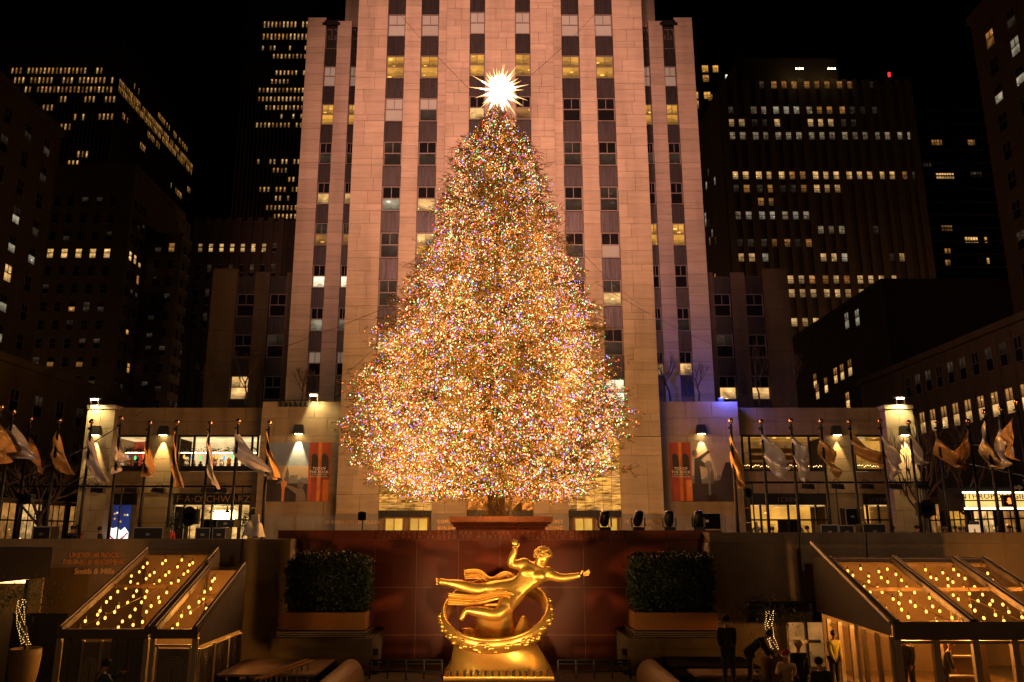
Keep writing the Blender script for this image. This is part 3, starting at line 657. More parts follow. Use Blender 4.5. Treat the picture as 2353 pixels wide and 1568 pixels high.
# ------------------------------------------------------------------ posters
M['pr_sky'] = mat('print_sky', (.20, .25, .36), .5, var=.25, vs_=.4); M['pr_glow'] = mat('print_haze', (.40, .31, .24), .5, var=.1, vs_=.6)
M['pr_red'] = mat('print_red_stone', (.34, .055, .015), .5, var=.3, vs_=1.6, stretch=(3, 1, .5)); M['pr_dark'] = mat('print_dark', (.035, .02, .018), .5, var=.2, vs_=2)
M['pr_or'] = mat('print_orange', (.62, .20, .035), .5, var=.2, vs_=1.2); M['pr_city'] = mat('print_city', (.16, .15, .16), .5, var=.3, vs_=5); M['pr_white'] = mat('print_white', (.80, .76, .70), .5)
M['pr_skin'] = mat('print_skin', (.50, .26, .16), .5); M['pr_shirt'] = mat('print_shirt', (.17, .125, .10), .5, var=.1, vs_=3); M['pr_tower'] = mat('print_tower', (.12, .085, .075), .5)
def poster(sd, lab):
    u0, u1 = (608, 758) if sd < 0 else (1540, 1683)
    a, b_ = P(u0, 1080, 61.1), P(u1, 1080, 61.1); z1, z0 = Zat(1017, 61.1), Zat(1152, 61.1); W, H = b_.x - a.x, z1 - z0
    o = thing('poster', lab, 'poster', ((a.x + b_.x) / 2, 61.12, z0))
    def rect(n, f0, f1, g0, g1, m, d): MB().box(a.x + W*f0, a.x + W*f1, 61.15 - .002*d, 61.17, z0 + H*g0, z0 + H*g1).build(n, M[m], o)
    def shape(n, pts, m, d): MB().slab([Vector((a.x + W*f, 61.15 - .002*d, z0 + H*g)) for f, g in pts], (0, .0015, 0)).build(n, M[m], o)
    s0, s1 = (.67, 1.0) if sd < 0 else (0, .345)
    p0, p1 = (0, .668) if sd < 0 else (.347, 1.0)
    rect('printed_band', s0, s1, 0, 1, 'pr_red', 0); rect('printed_picture', p0, p1, .30, 1, 'pr_sky' if sd < 0 else 'pr_glow', 0); rect('printed_ground', p0, p1, 0, .299, 'pr_dark', 0)
    sw = s1 - s0
    for f in (.06, .54):
        pts = [(s0 + sw*(f + .19 + .19*math.cos(t)), .68 + .13*math.sin(t)) for t in [math.pi*k/10 for k in range(11)]]; shape('printed_arch', [(s0 + sw*f, .42)] + pts[::-1] + [(s0 + sw*(f+.38), .42)], 'pr_dark', 1)
        shape('printed_arch_line', [(s0 + sw*(f+.03), .40), (s0 + sw*(f+.05), .40), (s0 + sw*(f+.05), .75), (s0 + sw*(f+.03), .75)], 'pr_or', 2)
    shape('printed_column', [(s0 + sw*.42, 0), (s0 + sw*.58, 0), (s0 + sw*.58, 1), (s0 + sw*.42, 1)], 'pr_or', 1)
    f2 = (.7, .98) if sd < 0 else (.72, .98)
    shape('printed_glow', [(s0 + sw*f2[0], 0), (s0 + sw*f2[1], 0), (s0 + sw*f2[1], .36), (s0 + sw*f2[0], .36)], 'pr_or', 2)
    cx = a.x + W*(s0 + sw/2)
    text('lettering', 'TOP OF', H*.066, (cx, 61.125, z0 + H*.53), 'pr_white', o, ext=.003, bold=.004); text('lettering', 'THE ROCK', H*.066, (cx, 61.125, z0 + H*.47), 'pr_white', o, ext=.003, bold=.004)
    text('lettering', 'OBSERVATION DECK', H*.029, (cx, 61.125, z0 + H*.435), 'pr_white', o, ext=.003); text('lettering', 'AT ROCKEFELLER CENTER', H*.026, (cx, 61.125, z0 + H*.405), 'pr_white', o, ext=.003)
    pw = p1 - p0
    if sd < 0: rect('printed_haze', p0, p1, .30, .60, 'pr_glow', 1)
    # printed skyline
    rnd = random.Random(4 + sd); pts = [(p0, .30)]; x = 0
    while x < .97:
        w_ = rnd.uniform(.02, .06); h_ = rnd.uniform(.36, .45); x2 = min(.99, x + w_); pts += [(p0 + pw*x, h_), (p0 + pw*x2, h_)]; x = x2
    pts += [(p1, .36), (p1, .30)]; shape('printed_skyline', pts, 'pr_city', 2)
    tx_ = p0 + pw * (.52 if sd < 0 else .50)
    shape('printed_spire', [(tx_-.028, .30), (tx_+.028, .30), (tx_+.028, .47), (tx_+.017, .52), (tx_+.010, .555), (tx_+.003, .57), (tx_, .61), (tx_-.003, .57), (tx_-.010, .555), (tx_-.017, .52), (tx_-.028, .47)], 'pr_tower', 3)
    def blob(n, cx_, cz, rx, rz, m, d): shape(n, [(cx_ + rx*math.cos(t), cz + rz*math.sin(t)) for t in [2*math.pi*k/14 for k in range(14)]], m, d)
    if sd < 0:
        shape('printed_visitor', [(0, 0), (.10, 0), (.11, .2), (.12, .26), (.24, .34), (.27, .37), (.25, .41), (.12, .35), (.07, .37), (.0, .36)], 'pr_dark', 5); blob('printed_head', .045, .42, .04, .05, 'pr_skin', 6); blob('printed_hair', .042, .455, .045, .035, 'pr_tower', 7)
        shape('printed_visitor', [(.66, 0), (.50, 0), (.50, .12), (.36, .23), (.31, .27), (.34, .29), (.52, .21), (.60, .21), (.64, .12)], 'pr_shirt', 5); blob('printed_head', .56, .27, .05, .065, 'pr_tower', 6); blob('printed_hand', .325, .275, .025, .03, 'pr_skin', 7)
        shape('printed_viewer', [(.28, 0), (.32, 0), (.32, .2), (.36, .32), (.30, .36), (.26, .30), (.28, .2)], 'pr_or', 4)
    else:
        shape('printed_visitor', [(.37, 0), (.60, 0), (.50, .3), (.48, .60), (.66, .56), (.62, .60), (.50, .70), (.66, .84), (.62, .86), (.46, .74), (.40, .72)], 'pr_dark', 5); blob('printed_head', .445, .79, .035, .05, 'pr_skin', 6); blob('printed_hair', .41, .81, .045, .06, 'pr_tower', 7); blob('printed_hand', .68, .87, .03, .015, 'pr_skin', 7)
        shape('printed_shadow', [(.60, 0), (1.0, 0), (1.0, .66), (.90, .66), (.84, .50), (.80, .36), (.70, .34)], 'pr_dark', 4); blob('printed_viewer', .62, .62, .06, .07, 'pr_shirt', 6); shape('printed_stand', [(.60, .1), (.64, .1), (.64, .55), (.60, .55)], 'pr_city', 7)
poster(-1, 'wide poster showing two visitors before a skyline with a red band on its right')
poster(1, 'wide poster showing a woman pointing at a skyline with a red band on its left')

# ------------------------------------------------------------------ red granite wall behind the statue
YR = 34.4
rw = thing('red_granite_wall', 'polished dark red granite wall with carved inscription behind the golden statue', 'wall', (0, YR, FLOOR))
MB().box(-9.2, 9.2, YR + .1, YR + 1.2, FLOOR, 1.52).build('core', M['pjoint'], rw)
FR_ = CT * YR + ST * (-1.2)
xs = [-9.2] + [(d) * 96 / FOC * FR_ for d in range(-5, 6)] + [9.2]
zr = [FLOOR, Zat(1460, YR), Zat(1350.5, YR), Zat(1241, YR)]
for i in range(len(xs) - 1):
    for j in range(3): ubox(rw, 'panel', 'red', xs[i] + .014, xs[i+1] - .014, YR + .07 + random.uniform(0, .004), YR + .1, zr[j] + .014, zr[j+1] - .014)
    ubox(rw, 'coping', 'red', xs[i] + .009, xs[i+1] - .009, YR - .05, YR + 1.25, zr[3] + .006, 1.6)
zt = 1.6 - zr[3]
M['carved'] = mat('carved_gilt', (.30, .11, .045), .45, .3)
text('inscription', 'PROMETHEUS TEACHER IN EVERY ART BROUGHT THE FIRE', .21, (0, YR - .06, zr[3] + zt*.56), 'carved', rw, space=1.95, sx=.97); text('inscription', 'THAT HATH PROVED TO MORTALS A MEANS TO MIGHTY ENDS', .21, (0, YR - .06, zr[3] + zt*.12), 'carved', rw, space=1.86, sx=.97)

# side walls of the sunken plaza
for sd in (-1, 1):
    z1 = Zat(1239 if sd < 0 else 1224, 33.2)
    w = thing('retaining_wall', ('left' if sd < 0 else 'right') + ' brown stone retaining wall of the sunken plaza behind the tent', 'retaining wall', (sd * 17, 33.2, FLOOR))
    x0, x1 = sorted((sd * 8.36, sd * 26)); MB().box(x0 + .02, x1, 33.26, 34.58, FLOOR, z1 - .03).build('core', M['joint'], w)
    nx = 6
    for i in range(nx):
        for j, (a, b_) in enumerate(((FLOOR, -1.7), (-1.7, .25), (.25, z1 - .42))):
            X0, X1 = x0 + (x1-x0)*i/nx, x0 + (x1-x0)*(i+1)/nx; ubox(w, 'stone_panel', 'conc', X0 + .004, X1 - .004, 33.2 + random.uniform(0, .003), 33.26, a + .004, b_ - .004)
        ubox(w, 'coping', 'conc', x0 + (x1-x0)*i/nx + .004, x0 + (x1-x0)*(i+1)/nx - .004, 33.17, 34.6, z1 - .415, z1)
    e0, e1 = sorted((sd * 8.36, sd * 8.30)); ubox(w, 'end_stone', 'lime', e0, e1, 33.19, 34.39, FLOOR, z1 - .42)
    # stone pedestal, planter and hedge
    pd = thing('stone_pedestal', ('left' if sd < 0 else 'right') + ' low stone pedestal carrying a hedge planter beside the statue', 'pedestal', (sd * 6.4, 32.6, FLOOR))
    zp = Zat(1467, 31.2); a, b_ = sorted((sd * 8.3, sd * 4.65)); MB().box(a, b_, 31.2, 34.38, FLOOR, zp - .35).build('base', M['conc'], pd); MB().box(a - .0, b_ + .0, 31.14, 34.36, zp - .345, zp).build('cap', M['conc'], pd)
    for k in range(4): xx = sd * 4.56; MB().box(xx - .08, xx + .08, 31.3, 31.6, zp - .6 - .38*k, zp - .4 - .38*k).build('vent', M['dark'], pd)
    hd = thing('hedge', 'clipped dark green hedge in an orange box on the ' + ('left' if sd < 0 else 'right') + ' pedestal', 'hedge', (sd * 6.5, 32.6, zp), 'hedges beside the statue')
    a, b_ = sorted((sd * 8.15, sd * 5.05)); zb = zp + .22
    MB().box(a, b_, 31.75, 33.5, zb, zb + .62).build('planter_box', M['orange'], hd)
    for k in range(3): ubox(hd, 'rail', 'steel', a - .12, b_ + .12, 31.5, 33.7, zp + .005 + .07*k, zp + .05 + .07*k)
    fo = MB(); rnd = random.Random(sd + 9); zt0, zt1 = zb + .60, Zat(1273, 32.4)
    hx, hy, hz = (b_ - a) / 2, .95, (zt1 - zt0) / 2; cxh, cyh, czh = (a + b_) / 2, 32.65, (zt0 + zt1) / 2
    fo.ball((cxh, cyh, czh), 1, 14, 9, sc=(hx * .9, hy * .9, hz * .96))
    for k in range(11000):
        while True:
            d = Vector((rnd.uniform(-1, 1), rnd.uniform(-1, .35), rnd.uniform(-1, 1))); m_ = (abs(d.x)**5 + abs(d.y)**5 + abs(d.z)**5) ** .2
            if m_ > .05: break
        lump = 1 + .03 * math.sin(d.x * 23 + d.y * 17) + .08 * math.sin(d.x * 9 + sd) * math.cos(d.z * 8) + .04 * math.sin(d.z * 19 + d.x * 13)
        r_ = rnd.uniform(.88, 1.03) * lump / m_; p = Vector((cxh + d.x*r_*hx, cyh + d.y*r_*hy, czh + d.z*r_*hz)); t1 = Vector((rnd.uniform(-1, 1), rnd.uniform(-1, 1), rnd.uniform(-1, 1))).normalized(); t2 = t1.cross(Vector((rnd.uniform(-1, 1), rnd.uniform(-1, 1), rnd.uniform(-1, 1)))).normalized(); s_ = rnd.uniform(.04, .08)
        fo.add([p - t1*s_, p + t2*s_*.5, p + t1*s_, p - t2*s_*.5], [(0, 1, 2, 3)])
    tag(fo.build('foliage', M['hedge'], hd), kind='stuff')
# ------------------------------------------------------------------ gilded statue: a reclining figure above a ring and a rock
SY = 31.0
def S(px, py, dy=0.0):
    """statue pixel (enlarged view) to a point dy metres behind the statue's plane"""
    return P(980.5 + px * .22630, 1213.3 + py * .22630, SY + dy)
stat = thing('golden_statue', 'large gilded statue of a reclining figure above a ring on a rock', 'statue', S(730, 1530))
def skin(name, chains, m, parent, sub=2, root=None):
    """chains: list of point lists [(Vector, radius), ...]; joined where points coincide"""
    vs_, es, rd, key = [], [], [], {}
    for ch in chains:
        prev = None
        for p, r_ in ch:
            k = tuple(round(c, 4) for c in p)
            if k not in key: key[k] = len(vs_); vs_.append(tuple(p)); rd.append(r_ if isinstance(r_, tuple) else (r_, r_))
            i = key[k]
            if prev is not None and prev != i: es.append((prev, i))
            prev = i
    me = bpy.data.meshes.new(name); me.from_pydata(vs_, es, [])
    o = bpy.data.objects.new(name, me)
    md = o.modifiers.new('s', 'SKIN'); md.use_smooth_shade = True
    if not me.skin_vertices: me.skin_vertices.new()
    for i, s_ in enumerate(me.skin_vertices[0].data): s_.radius = rd[i]; s_.use_root = (i == 0)
    sb_ = o.modifiers.new('u', 'SUBSURF'); sb_.levels = sub; sb_.render_levels = sub
    nm = baked(o); bpy.data.objects.remove(o)
    nm.name = name; nm.materials.clear(); nm.materials.append(M[m])
    nm.polygons.foreach_set('use_smooth', [True] * len(nm.polygons))
    return reg(bpy.data.objects.new(name, nm), I4, parent)
G = .0038
def q(px, py, r_, dy=0.0): return (S(px, py, dy), r_ * G * (1.16 if 15 < r_ < 70 else 1.0))
pel, bel, che, nek = q(850, 640, 105, -.1), q(955, 590, 98, -.15), q(1075, 470, 122, -.2), q(1125, 400, 55, -.2)
fig = [[pel, bel, che, nek, q(1150, 370, 52, -.25), q(1172, 318, 62, -.3), q(1182, 275, 72, -.3), q(1184, 240, 55, -.3)],
       [che, q(985, 375, 62, -.2), q(910, 372, 44, -.25), q(840, 372, 40, -.35), q(862, 310, 38, -.4), q(890, 250, 30, -.45), q(897, 220, 25, -.45), q(895, 185, 32, -.45)],
       [che, q(1215, 455, 64, -.25), q(1290, 490, 45, -.35), q(1365, 515, 38, -.45), q(1450, 502, 36, -.5), q(1525, 488, 25, -.55), q(1570, 478, 30, -.55)],
       [pel, q(770, 610, 92, -.1), q(640, 615, 72, -.1), q(500, 635, 55, -.15), q(400, 598, 58, -.15), q(290, 570, 40, -.15), q(205, 556, 27, -.15), q(160, 548, 32, -.18), q(110, 548, 26, -.2)],
       [pel, q(850, 740, 90, -.45), q(780, 830, 74, -.75), q(708, 900, 56, -.95), q(620, 868, 56, -.85), q(500, 848, 44, -.75), q(400, 838, 28, -.7), q(368, 885, 26, -.72), q(345, 945, 20, -.78)]]
body = skin('body', fig, 'gold', stat, 2)
# muscles are fused into the same surface
mus = MB()
for x, y, r_, dy, sc in ((1040, 452, 78, -.40, (1.1, .62, .72)), (1138, 488, 74, -.44, (1.1, .62, .72)), (1000, 560, 60, -.36, (1, .55, 1)), (955, 600, 58, -.34, (1, .55, 1)), (988, 372, 66, -.22, (1.1, 1, .95)), (1225, 458, 66, -.28, (1.1, 1, .95)), (915, 384, 43, -.28, (1.4, 1, .85)), (1300, 500, 44, -.36, (1.5, 1, .85)), (1425, 508, 37, -.48, (1.5, 1, .85)), (385, 606, 50, -.13, (2.0, 1, .85)), (680, 616, 74, -.18, (2.0, 1, .85)), (815, 655, 92, -.05, (1.1, 1, .9)), (600, 874, 50, -.80, (2.0, 1, .85)), (800, 800, 74, -.65, (1.1, 1, 1.3)), (862, 325, 38, -.40, (.9, 1, 1.4))):
    mus.ball(S(x, y, dy), r_ * G, 12, 8, sc=sc)
tmpm = mus.mesh('m', M['gold']); jm = MB(); jm.v = [tuple(v.co) for v in body.data.vertices]; jm.f = [tuple(f.vertices) for f in body.data.polygons]; jm.m = [0] * len(jm.f)
jm.add([tuple(v.co) for v in tmpm.vertices], [tuple(f.vertices) for f in tmpm.polygons]); jo = bpy.data.objects.new('j', jm.mesh('j', M['gold'])); md = jo.modifiers.new('r', 'REMESH'); md.mode = 'VOXEL'; md.voxel_size = .026; md = jo.modifiers.new('s', 'SMOOTH'); md.iterations = 5; md.factor = .5
nm = baked(jo); bpy.data.objects.remove(jo); nm.name = 'body'; nm.polygons.foreach_set('use_smooth', [True] * len(nm.polygons)); body.data = nm
# fingers and toes
def finger(n, pts, r_): skin(n, [[q(x, y, r_ * (1 - .12 * i), dy) for i, (x, y, dy) in enumerate(pts)]], 'gold', body, 1)
for k, (dx, dy_) in enumerate(((1655, 425), (1662, 442), (1660, 460), (1650, 478))): finger('finger', [(1585, 468 + 5*k, -.55), (1620, (468 + 5*k + dy_) / 2, -.57), (dx, dy_, -.57)], 10)
finger('thumb', [(1560, 478, -.6), (1572, 448, -.62), (1590, 432, -.63)], 10)
for k, (x, y) in enumerate(((865, 128), (884, 112), (903, 112), (922, 126))): finger('finger', [(880 + 9*k, 180, -.45), ((880 + 9*k + x) / 2, 148, -.47), (x, y, -.44)], 10)
finger('thumb', [(915, 205, -.47), (934, 180, -.5), (938, 152, -.5)], 10)
for k in range(5): finger('toe', [(118, 520 + 13*k, -.22), (90, 518 + 14*k, -.22)], 9)
# hair as short rounded tufts over the skull
hr = MB(); rnd = random.Random(2); hc = S(1180, 285, -.3)
for k in range(260):
    a_, e_ = rnd.uniform(0, 6.28), math.asin(rnd.uniform(-.12, 1)); d = Vector((math.cos(a_)*math.cos(e_), math.sin(a_)*math.cos(e_), math.sin(e_)))
    hr.ball(hc + d * (80 + 5 * rnd.random()) * G, 13 * G, 6, 4, sc=(1, 1, 1))
hr.build('hair', M['gold'], stat, True)
fc = MB(); fc.ball(S(1168, 345, -.55), 10*G, 6, 5, sc=(1, 1.6, 1.5)); fc.ball(S(1150, 330, -.5), 7*G, 6, 4); fc.ball(S(1185, 335, -.52), 7*G, 6, 4); fc.ball(S(1163, 368, -.5), 12*G, 6, 4, sc=(1.3, .7, .35)); fc.build('face', M['gold'], stat, True)
# drapery ribbons
def ribbon(pts, wid, name='drapery', folds=4):
    b = MB(); n = len(pts)
    cs = [S(x, y, dy) for x, y, dy in pts]; fine = []
    for i in range(n - 1):
        p0, p1, p2, p3 = cs[max(i-1, 0)], cs[i], cs[i+1], cs[min(i+2, n-1)]
        for k in range(8):
            t = k / 8; fine.append(.5 * ((2*p1) + (p2-p0)*t + (2*p0-5*p1+4*p2-p3)*t*t + (3*p1-p0-3*p2+p3)*t**3))
    fine.append(cs[-1]); vs_ = []; m = 13
    for i, p in enumerate(fine):
        tg = (fine[min(i+1, len(fine)-1)] - fine[max(i-1, 0)]).normalized(); nrm = Vector((-tg.z, 0, tg.x)); f = i / (len(fine)-1); w = wid * G * (.75 + .35 * f)
        for k in range(m):
            s_ = (k / (m-1) - .5) * 2; vs_.append(p + nrm * s_ * w + Vector((0, 1, 0)) * (.09 * math.cos(s_ * math.pi * folds / 2 + f * 3) - .12 * (1 - s_*s_)))
    fs = [(i*m+k, (i+1)*m+k, (i+1)*m+k+1, i*m+k+1) for i in range(len(fine)-1) for k in range(m-1)]
    b.add(vs_, fs); o = b.build(name, M['gold'], stat, True); md = o.modifiers.new('t', 'SOLIDIFY'); md.thickness = .05; return o
ribbon([(905, 520, .1), (800, 475, .15), (690, 530, .2), (620, 530, .2), (520, 465, .15), (380, 470, .1)], 40)
ribbon([(915, 740, -.35), (840, 680, -.5), (720, 675, -.5), (500, 725, -.4), (360, 722, -.4), (215, 715, -.35)], 48)
# tilted ring
rg = MB(); NR = 72; ctr = S(705, 868); ra = 495 * G; tilt = R(29); bw = .50; prof = [(-.10, -bw/2), (.10, -bw/2), (.16, 0), (.10, bw/2), (-.05, bw/2), (-.07, 0)]
ex = Vector((math.cos(R(-3)), 0, -math.sin(R(-3)))); ey = Vector((0, math.cos(tilt), math.sin(tilt))); en = ex.cross(ey).normalized()
vs_ = []
for k in range(NR):
    a_ = 2*math.pi*k/NR; d = ex*math.cos(a_) + ey*math.sin(a_)
    for r_, h_ in prof: vs_.append(ctr + d*(ra + r_) + en*h_)
np_ = len(prof); rg.add(vs_, [(k*np_+j, ((k+1) % NR)*np_+j, ((k+1) % NR)*np_+(j+1) % np_, k*np_+(j+1) % np_) for k in range(NR) for j in range(np_)])
ring = rg.build('ring', M['gold'], stat, True)
rm = MB(); rm.tube([ctr + (ex*math.cos(2*math.pi*k/NR) + ey*math.sin(2*math.pi*k/NR))*(ra+.02) + en*(bw/2) for k in range(NR+1)], .055, 8); rm.build('rim', M['gold'], ring, True)
rl = MB(); rnd = random.Random(8)
for k in range(150):
    a_ = rnd.uniform(0, 6.28); d = ex*math.cos(a_) + ey*math.sin(a_); rl.ball(ctr + d*(ra+.13) + en*rnd.uniform(-.19, .15), rnd.uniform(.05, .11), 6, 4, sc=(1.4, 1, .8))
tag(rl.build('relief', M['gold'], ring, True), kind='stuff')
# rock
rk = MB(); rnd = random.Random(12)
def rock(cx, py0, py1, w0, w1, dy, n=14, lv=7, dep=.8):
    vs_ = []; b0 = S(cx[0], py0, dy); t0 = S(cx[1], py1, dy); ph = [rnd.uniform(.86, 1.1) for _ in range(n)]
    for i in range(lv):
        f = i / (lv - 1); c = b0.lerp(t0, f); w = (w0 + (w1 - w0) * f ** .8) * G
        for k in range(n):
            a_ = 2*math.pi*k/n; rr = w * (1 + (ph[k]-1) * (1 - f*.5)) * (1 + .05*math.sin(3*a_ + 5*f)); vs_.append(c + Vector((rr*math.cos(a_), rr*dep*math.sin(a_), 0)))
    rk.add(vs_, [(i*n+k, i*n+(k+1) % n, (i+1)*n+(k+1) % n, (i+1)*n+k) for i in range(lv-1) for k in range(n)] + [tuple(range((lv-1)*n, lv*n))])
rock((730, 720), 1445, 1150, 530, 400, .25); rock((700, 710), 1170, 760, 330, 130, .2); rock((960, 985), 1160, 890, 150, 22, -.25); rock((500, 400), 1160, 1010, 140, 60, -.1)
ro = rk.build('rock', M['gold'], stat, True); md = ro.modifiers.new('s', 'SUBSURF'); md.levels = 1; md.render_levels = 1
a, b_ = S(197, 1500), S(1268, 1500); bs = MB(); bs.box(a.x, b_.x, SY - 1.5, SY + 2, S(0, 1535).z, S(0, 1438).z); bs.build('base', M['gold'], stat)
for k in range(15):
    p = S(240 + k * 71, 1508, -1.62); MB().tube([p, p + Vector((0, 0, .17))], [.035, .045], 8).build('nozzle', M['dark'], stat)
# warm projectors for the statue, on the rink edge in front and below
for k, (x, y, z, pw, tx3) in enumerate(((-6.5, 22.5, -2.6, 4200, (-.4, 31, -.6)), (6.5, 22.5, -2.6, 4200, (.4, 31, -.6)), (0, 20, -3.1, 1800, (0, 31, -1.6)))):
    o = thing('statue_projector', 'warm projector aimed at the golden statue from the %s' % ('near left rink edge', 'near right rink edge', 'rink edge in the middle', 'terrace behind the viewer')[k], 'projector', (x, y, z))
    MB().box(x-.2, x+.2, y-.35, y-.05, z-.2, z+.2).build('housing', M['dark'], o); lamp('light', 'SPOT', (x, y, z), (1.0, .63, .25), pw * 1.1, tx3, o, size=.35, spot=46, blend=.8)
# ------------------------------------------------------------------ the Christmas tree
YX = 42.0
PROF = [(262, 13, 1146), (290, 42, 1142), (320, 60, 1142), (355, 88, 1141), (400, 104, 1142), (440, 117, 1143), (480, 133, 1142), (520, 145, 1141), (560, 158, 1141), (610, 178, 1141), (660, 203, 1143), (700, 216, 1145), (740, 228, 1143), (795, 254, 1124), (830, 268, 1121), (885, 291, 1110), (930, 312, 1115), (980, 310, 1122), (1020, 307, 1127), (1075, 296, 1127), (1110, 265, 1125), (1146, 205, 1125)]
TP = []
for v, h, c in PROF:
    p = P(c, v, YX); f = CT * YX + ST * (p.z - EYE); TP.append((p.z, h * (.955 if 480 < v < 760 else .98) / FOC * f, p.x))
TP.sort()
def prof(z):
    if z <= TP[0][0]: return TP[0][1], TP[0][2]
    for (z0, r0, c0), (z1, r1, c1) in zip(TP[:-1], TP[1:]):
        if z <= z1:
            t = (z - z0) / (z1 - z0); return r0 + (r1 - r0) * t, c0 + (c1 - c0) * t
    return TP[-1][1] * max(0.1, 1 - (z - TP[-1][0]) / 1.2), TP[-1][2]
ZB, ZT = TP[0][0], TP[-1][0]
TX0 = Xat(1140, 1180, YX)
tree = thing('christmas_tree', 'huge decorated Christmas tree covered in coloured lights before the tower', 'christmas tree', (TX0, YX, .6))
M['needle'] = mat('spruce_needles', (.12, .09, .024), .55, var=.35, vs_=3, rnd=0)
nt = M['needle'].node_tree; nb = nt.nodes['Principled BSDF']; tl = nt.nodes.new('ShaderNodeBsdfTranslucent'); tl.inputs[0].default_value = (.17, .12, .025, 1)
ms = nt.nodes.new('ShaderNodeMixShader'); ms.inputs[0].default_value = .45; nt.links.new(nb.outputs[0], ms.inputs[1]); nt.links.new(tl.outputs[0], ms.inputs[2]); nt.links.new(ms.outputs[0], nt.nodes['Material Output'].inputs[0])
tk = MB(); tk.tube([(TX0, YX, .55), (TX0 + .03, YX, 1.4), (TX0, YX, 4), (TX0, YX, 14), (Xat(1146, 262, YX), YX, ZT + .3)], [.62, .52, .42, .22, .05], 12)
tk.build('trunk', M['bark'], tree, True)
fol = MB(); rnd = random.Random(21)
bulb = [MB() for _ in range(6)]
limbs = MB()
def pick(): 
    x = rnd.random()
    return 0 if x < .15 else 1 if x < .44 else 2 if x < .64 else 3 if x < .77 else 4 if x < .90 else 5
def blade(p, d, ln, w, side):
    a = p + d * ln; fol.add([p - side * w, p + side * w, a], [(0, 1, 2)])
NBO = 3300
lumps = [(rnd.uniform(ZB, ZT), rnd.uniform(0, 6.283), rnd.uniform(.6, 1.6), rnd.uniform(.05, .16)) for _ in range(70)]
dark = [(rnd.uniform(ZB + 1, ZT - 5), rnd.uniform(3.3, 6.1), rnd.uniform(.35, .8)) for _ in range(34)]
for bi in range(NBO):
    while True:
        z = rnd.uniform(ZB, ZT); r_, cx = prof(z)
        if rnd.random() < (r_ + .7) / 8.0: break
    ph = rnd.uniform(0, 6.283)
    if math.sin(ph) > .3 and rnd.random() < .35: ph = -ph
    fac = rnd.gauss(.885, .085) if bi % 4 else rnd.uniform(.5, .85)
    fac *= 1 + .055 * math.sin(z * 2.0 + 2.2 * math.sin(ph * 2 + 1)); stray = bi % 170 == 7
    if stray: fac = rnd.uniform(1.12, 1.24)
    for lz, la, ls, lh in lumps:
        da = (ph - la + math.pi) % (2*math.pi) - math.pi; dd = ((z - lz) / ls) ** 2 + (da * r_ / (ls * 1.4)) ** 2
        if dd < 4: fac += lh * math.exp(-dd)
    L = max(.25, r_ * min(fac, 1.22)); dirv = Vector((math.cos(ph), math.sin(ph), 0)); sd_ = Vector((-math.sin(ph), math.cos(ph), 0))
    drop = .16 * L + .2; ax = Vector((cx * min(1, 1) if True else TX0, YX, 0))
    def bp(f):   # point along the bough: leaves the trunk higher, sags, tip lifts
        return Vector((TX0 + (ax.x - TX0) * f, YX, z + drop * (1 - f) ** 1.3 - .10 * math.sin(f * math.pi) * L * .35)) + dirv * (L * f)
    if L > 1.2 and (bi % 4 == 0 or stray): limbs.tube([bp(0), bp(.35), bp(.7), bp(.97)], [.05, .04, .028, .012], 4)
    ns = int((5 + L * 2.6) * (2.2 if stray else 1))
    dk = any(abs(z - a) < c and abs(((ph - b + math.pi) % (2*math.pi)) - math.pi) * L < c for a, b, c in dark)
    for k in range(ns):
        f = 1 - rnd.random() ** 1.35 * .72; p = bp(f) + Vector((rnd.gauss(0, .12), rnd.gauss(0, .12), rnd.gauss(0, .10)))
        base = (dirv * rnd.uniform(.3, 1) + sd_ * rnd.uniform(-.9, .9) + Vector((0, 0, rnd.uniform(-.55, .30)))).normalized(); ln = rnd.uniform(.28, .55)
        s1 = base.cross(Vector((0, 0, 1)));
        if s1.length < .01: s1 = sd_.copy()
        s1.normalize(); s2 = base.cross(s1)
        blade(p, base, ln, .016, s1)
        for j in range(6):
            t = .12 + .8 * j / 6; a_ = rnd.uniform(0, 6.28); d2 = (base * .75 + s1 * math.cos(a_) * .8 + s2 * math.sin(a_) * .6).normalized(); blade(p + base * ln * t, d2, ln * .42 * (1.15 - t * .5), .020, d2.cross(base).normalized())
        # hanging twig
        if rnd.random() < .35: blade(p, Vector((rnd.uniform(-.2, .2), rnd.uniform(-.2, .2), -1)).normalized(), rnd.uniform(.2, .45), .022, s1)
    nl = int((5 + L * 2.2) * rnd.uniform(.6, 1.5)) if not (dk or stray) else int(1 + L * .3)
    for k in range(nl):
        f = min(1.01, 1 - rnd.random() ** 1.5 * .55); p = bp(f) + Vector((rnd.gauss(0, .11), rnd.gauss(0, .11), rnd.gauss(.02, .12)))
        bulb[pick()].octa(p, rnd.choice((.020, .024, .027, .03, .036)))
# fine strings laid over the outer shell
for k in range(15000):
    z = ZB + (ZT - ZB) * (1 - math.sqrt(rnd.random())); r_, cx = prof(z); a_ = rnd.uniform(0, 6.283)
    if math.sin(a_) > .2 and rnd.random() < .6: a_ = -a_
    f = rnd.uniform(.70, .96) * (1 + .05 * math.sin(z * 3.1 + a_ * 5) + .04 * math.sin(z * 7 - a_ * 9))
    p = Vector((TX0 + (cx - TX0) * f + math.cos(a_) * r_ * f, YX + math.sin(a_) * r_ * f, z)); bulb[pick()].octa(p, rnd.choice((.016, .019, .022, .026)))
# leader
for k in range(60):
    p = Vector((Xat(1146, 262, YX), YX, ZT - .6 + rnd.random() * 1.2)); a_ = rnd.uniform(0, 6.28); blade(p, Vector((math.cos(a_), math.sin(a_), .5)).normalized(), .35, .03, Vector((-math.sin(a_), math.cos(a_), 0)))
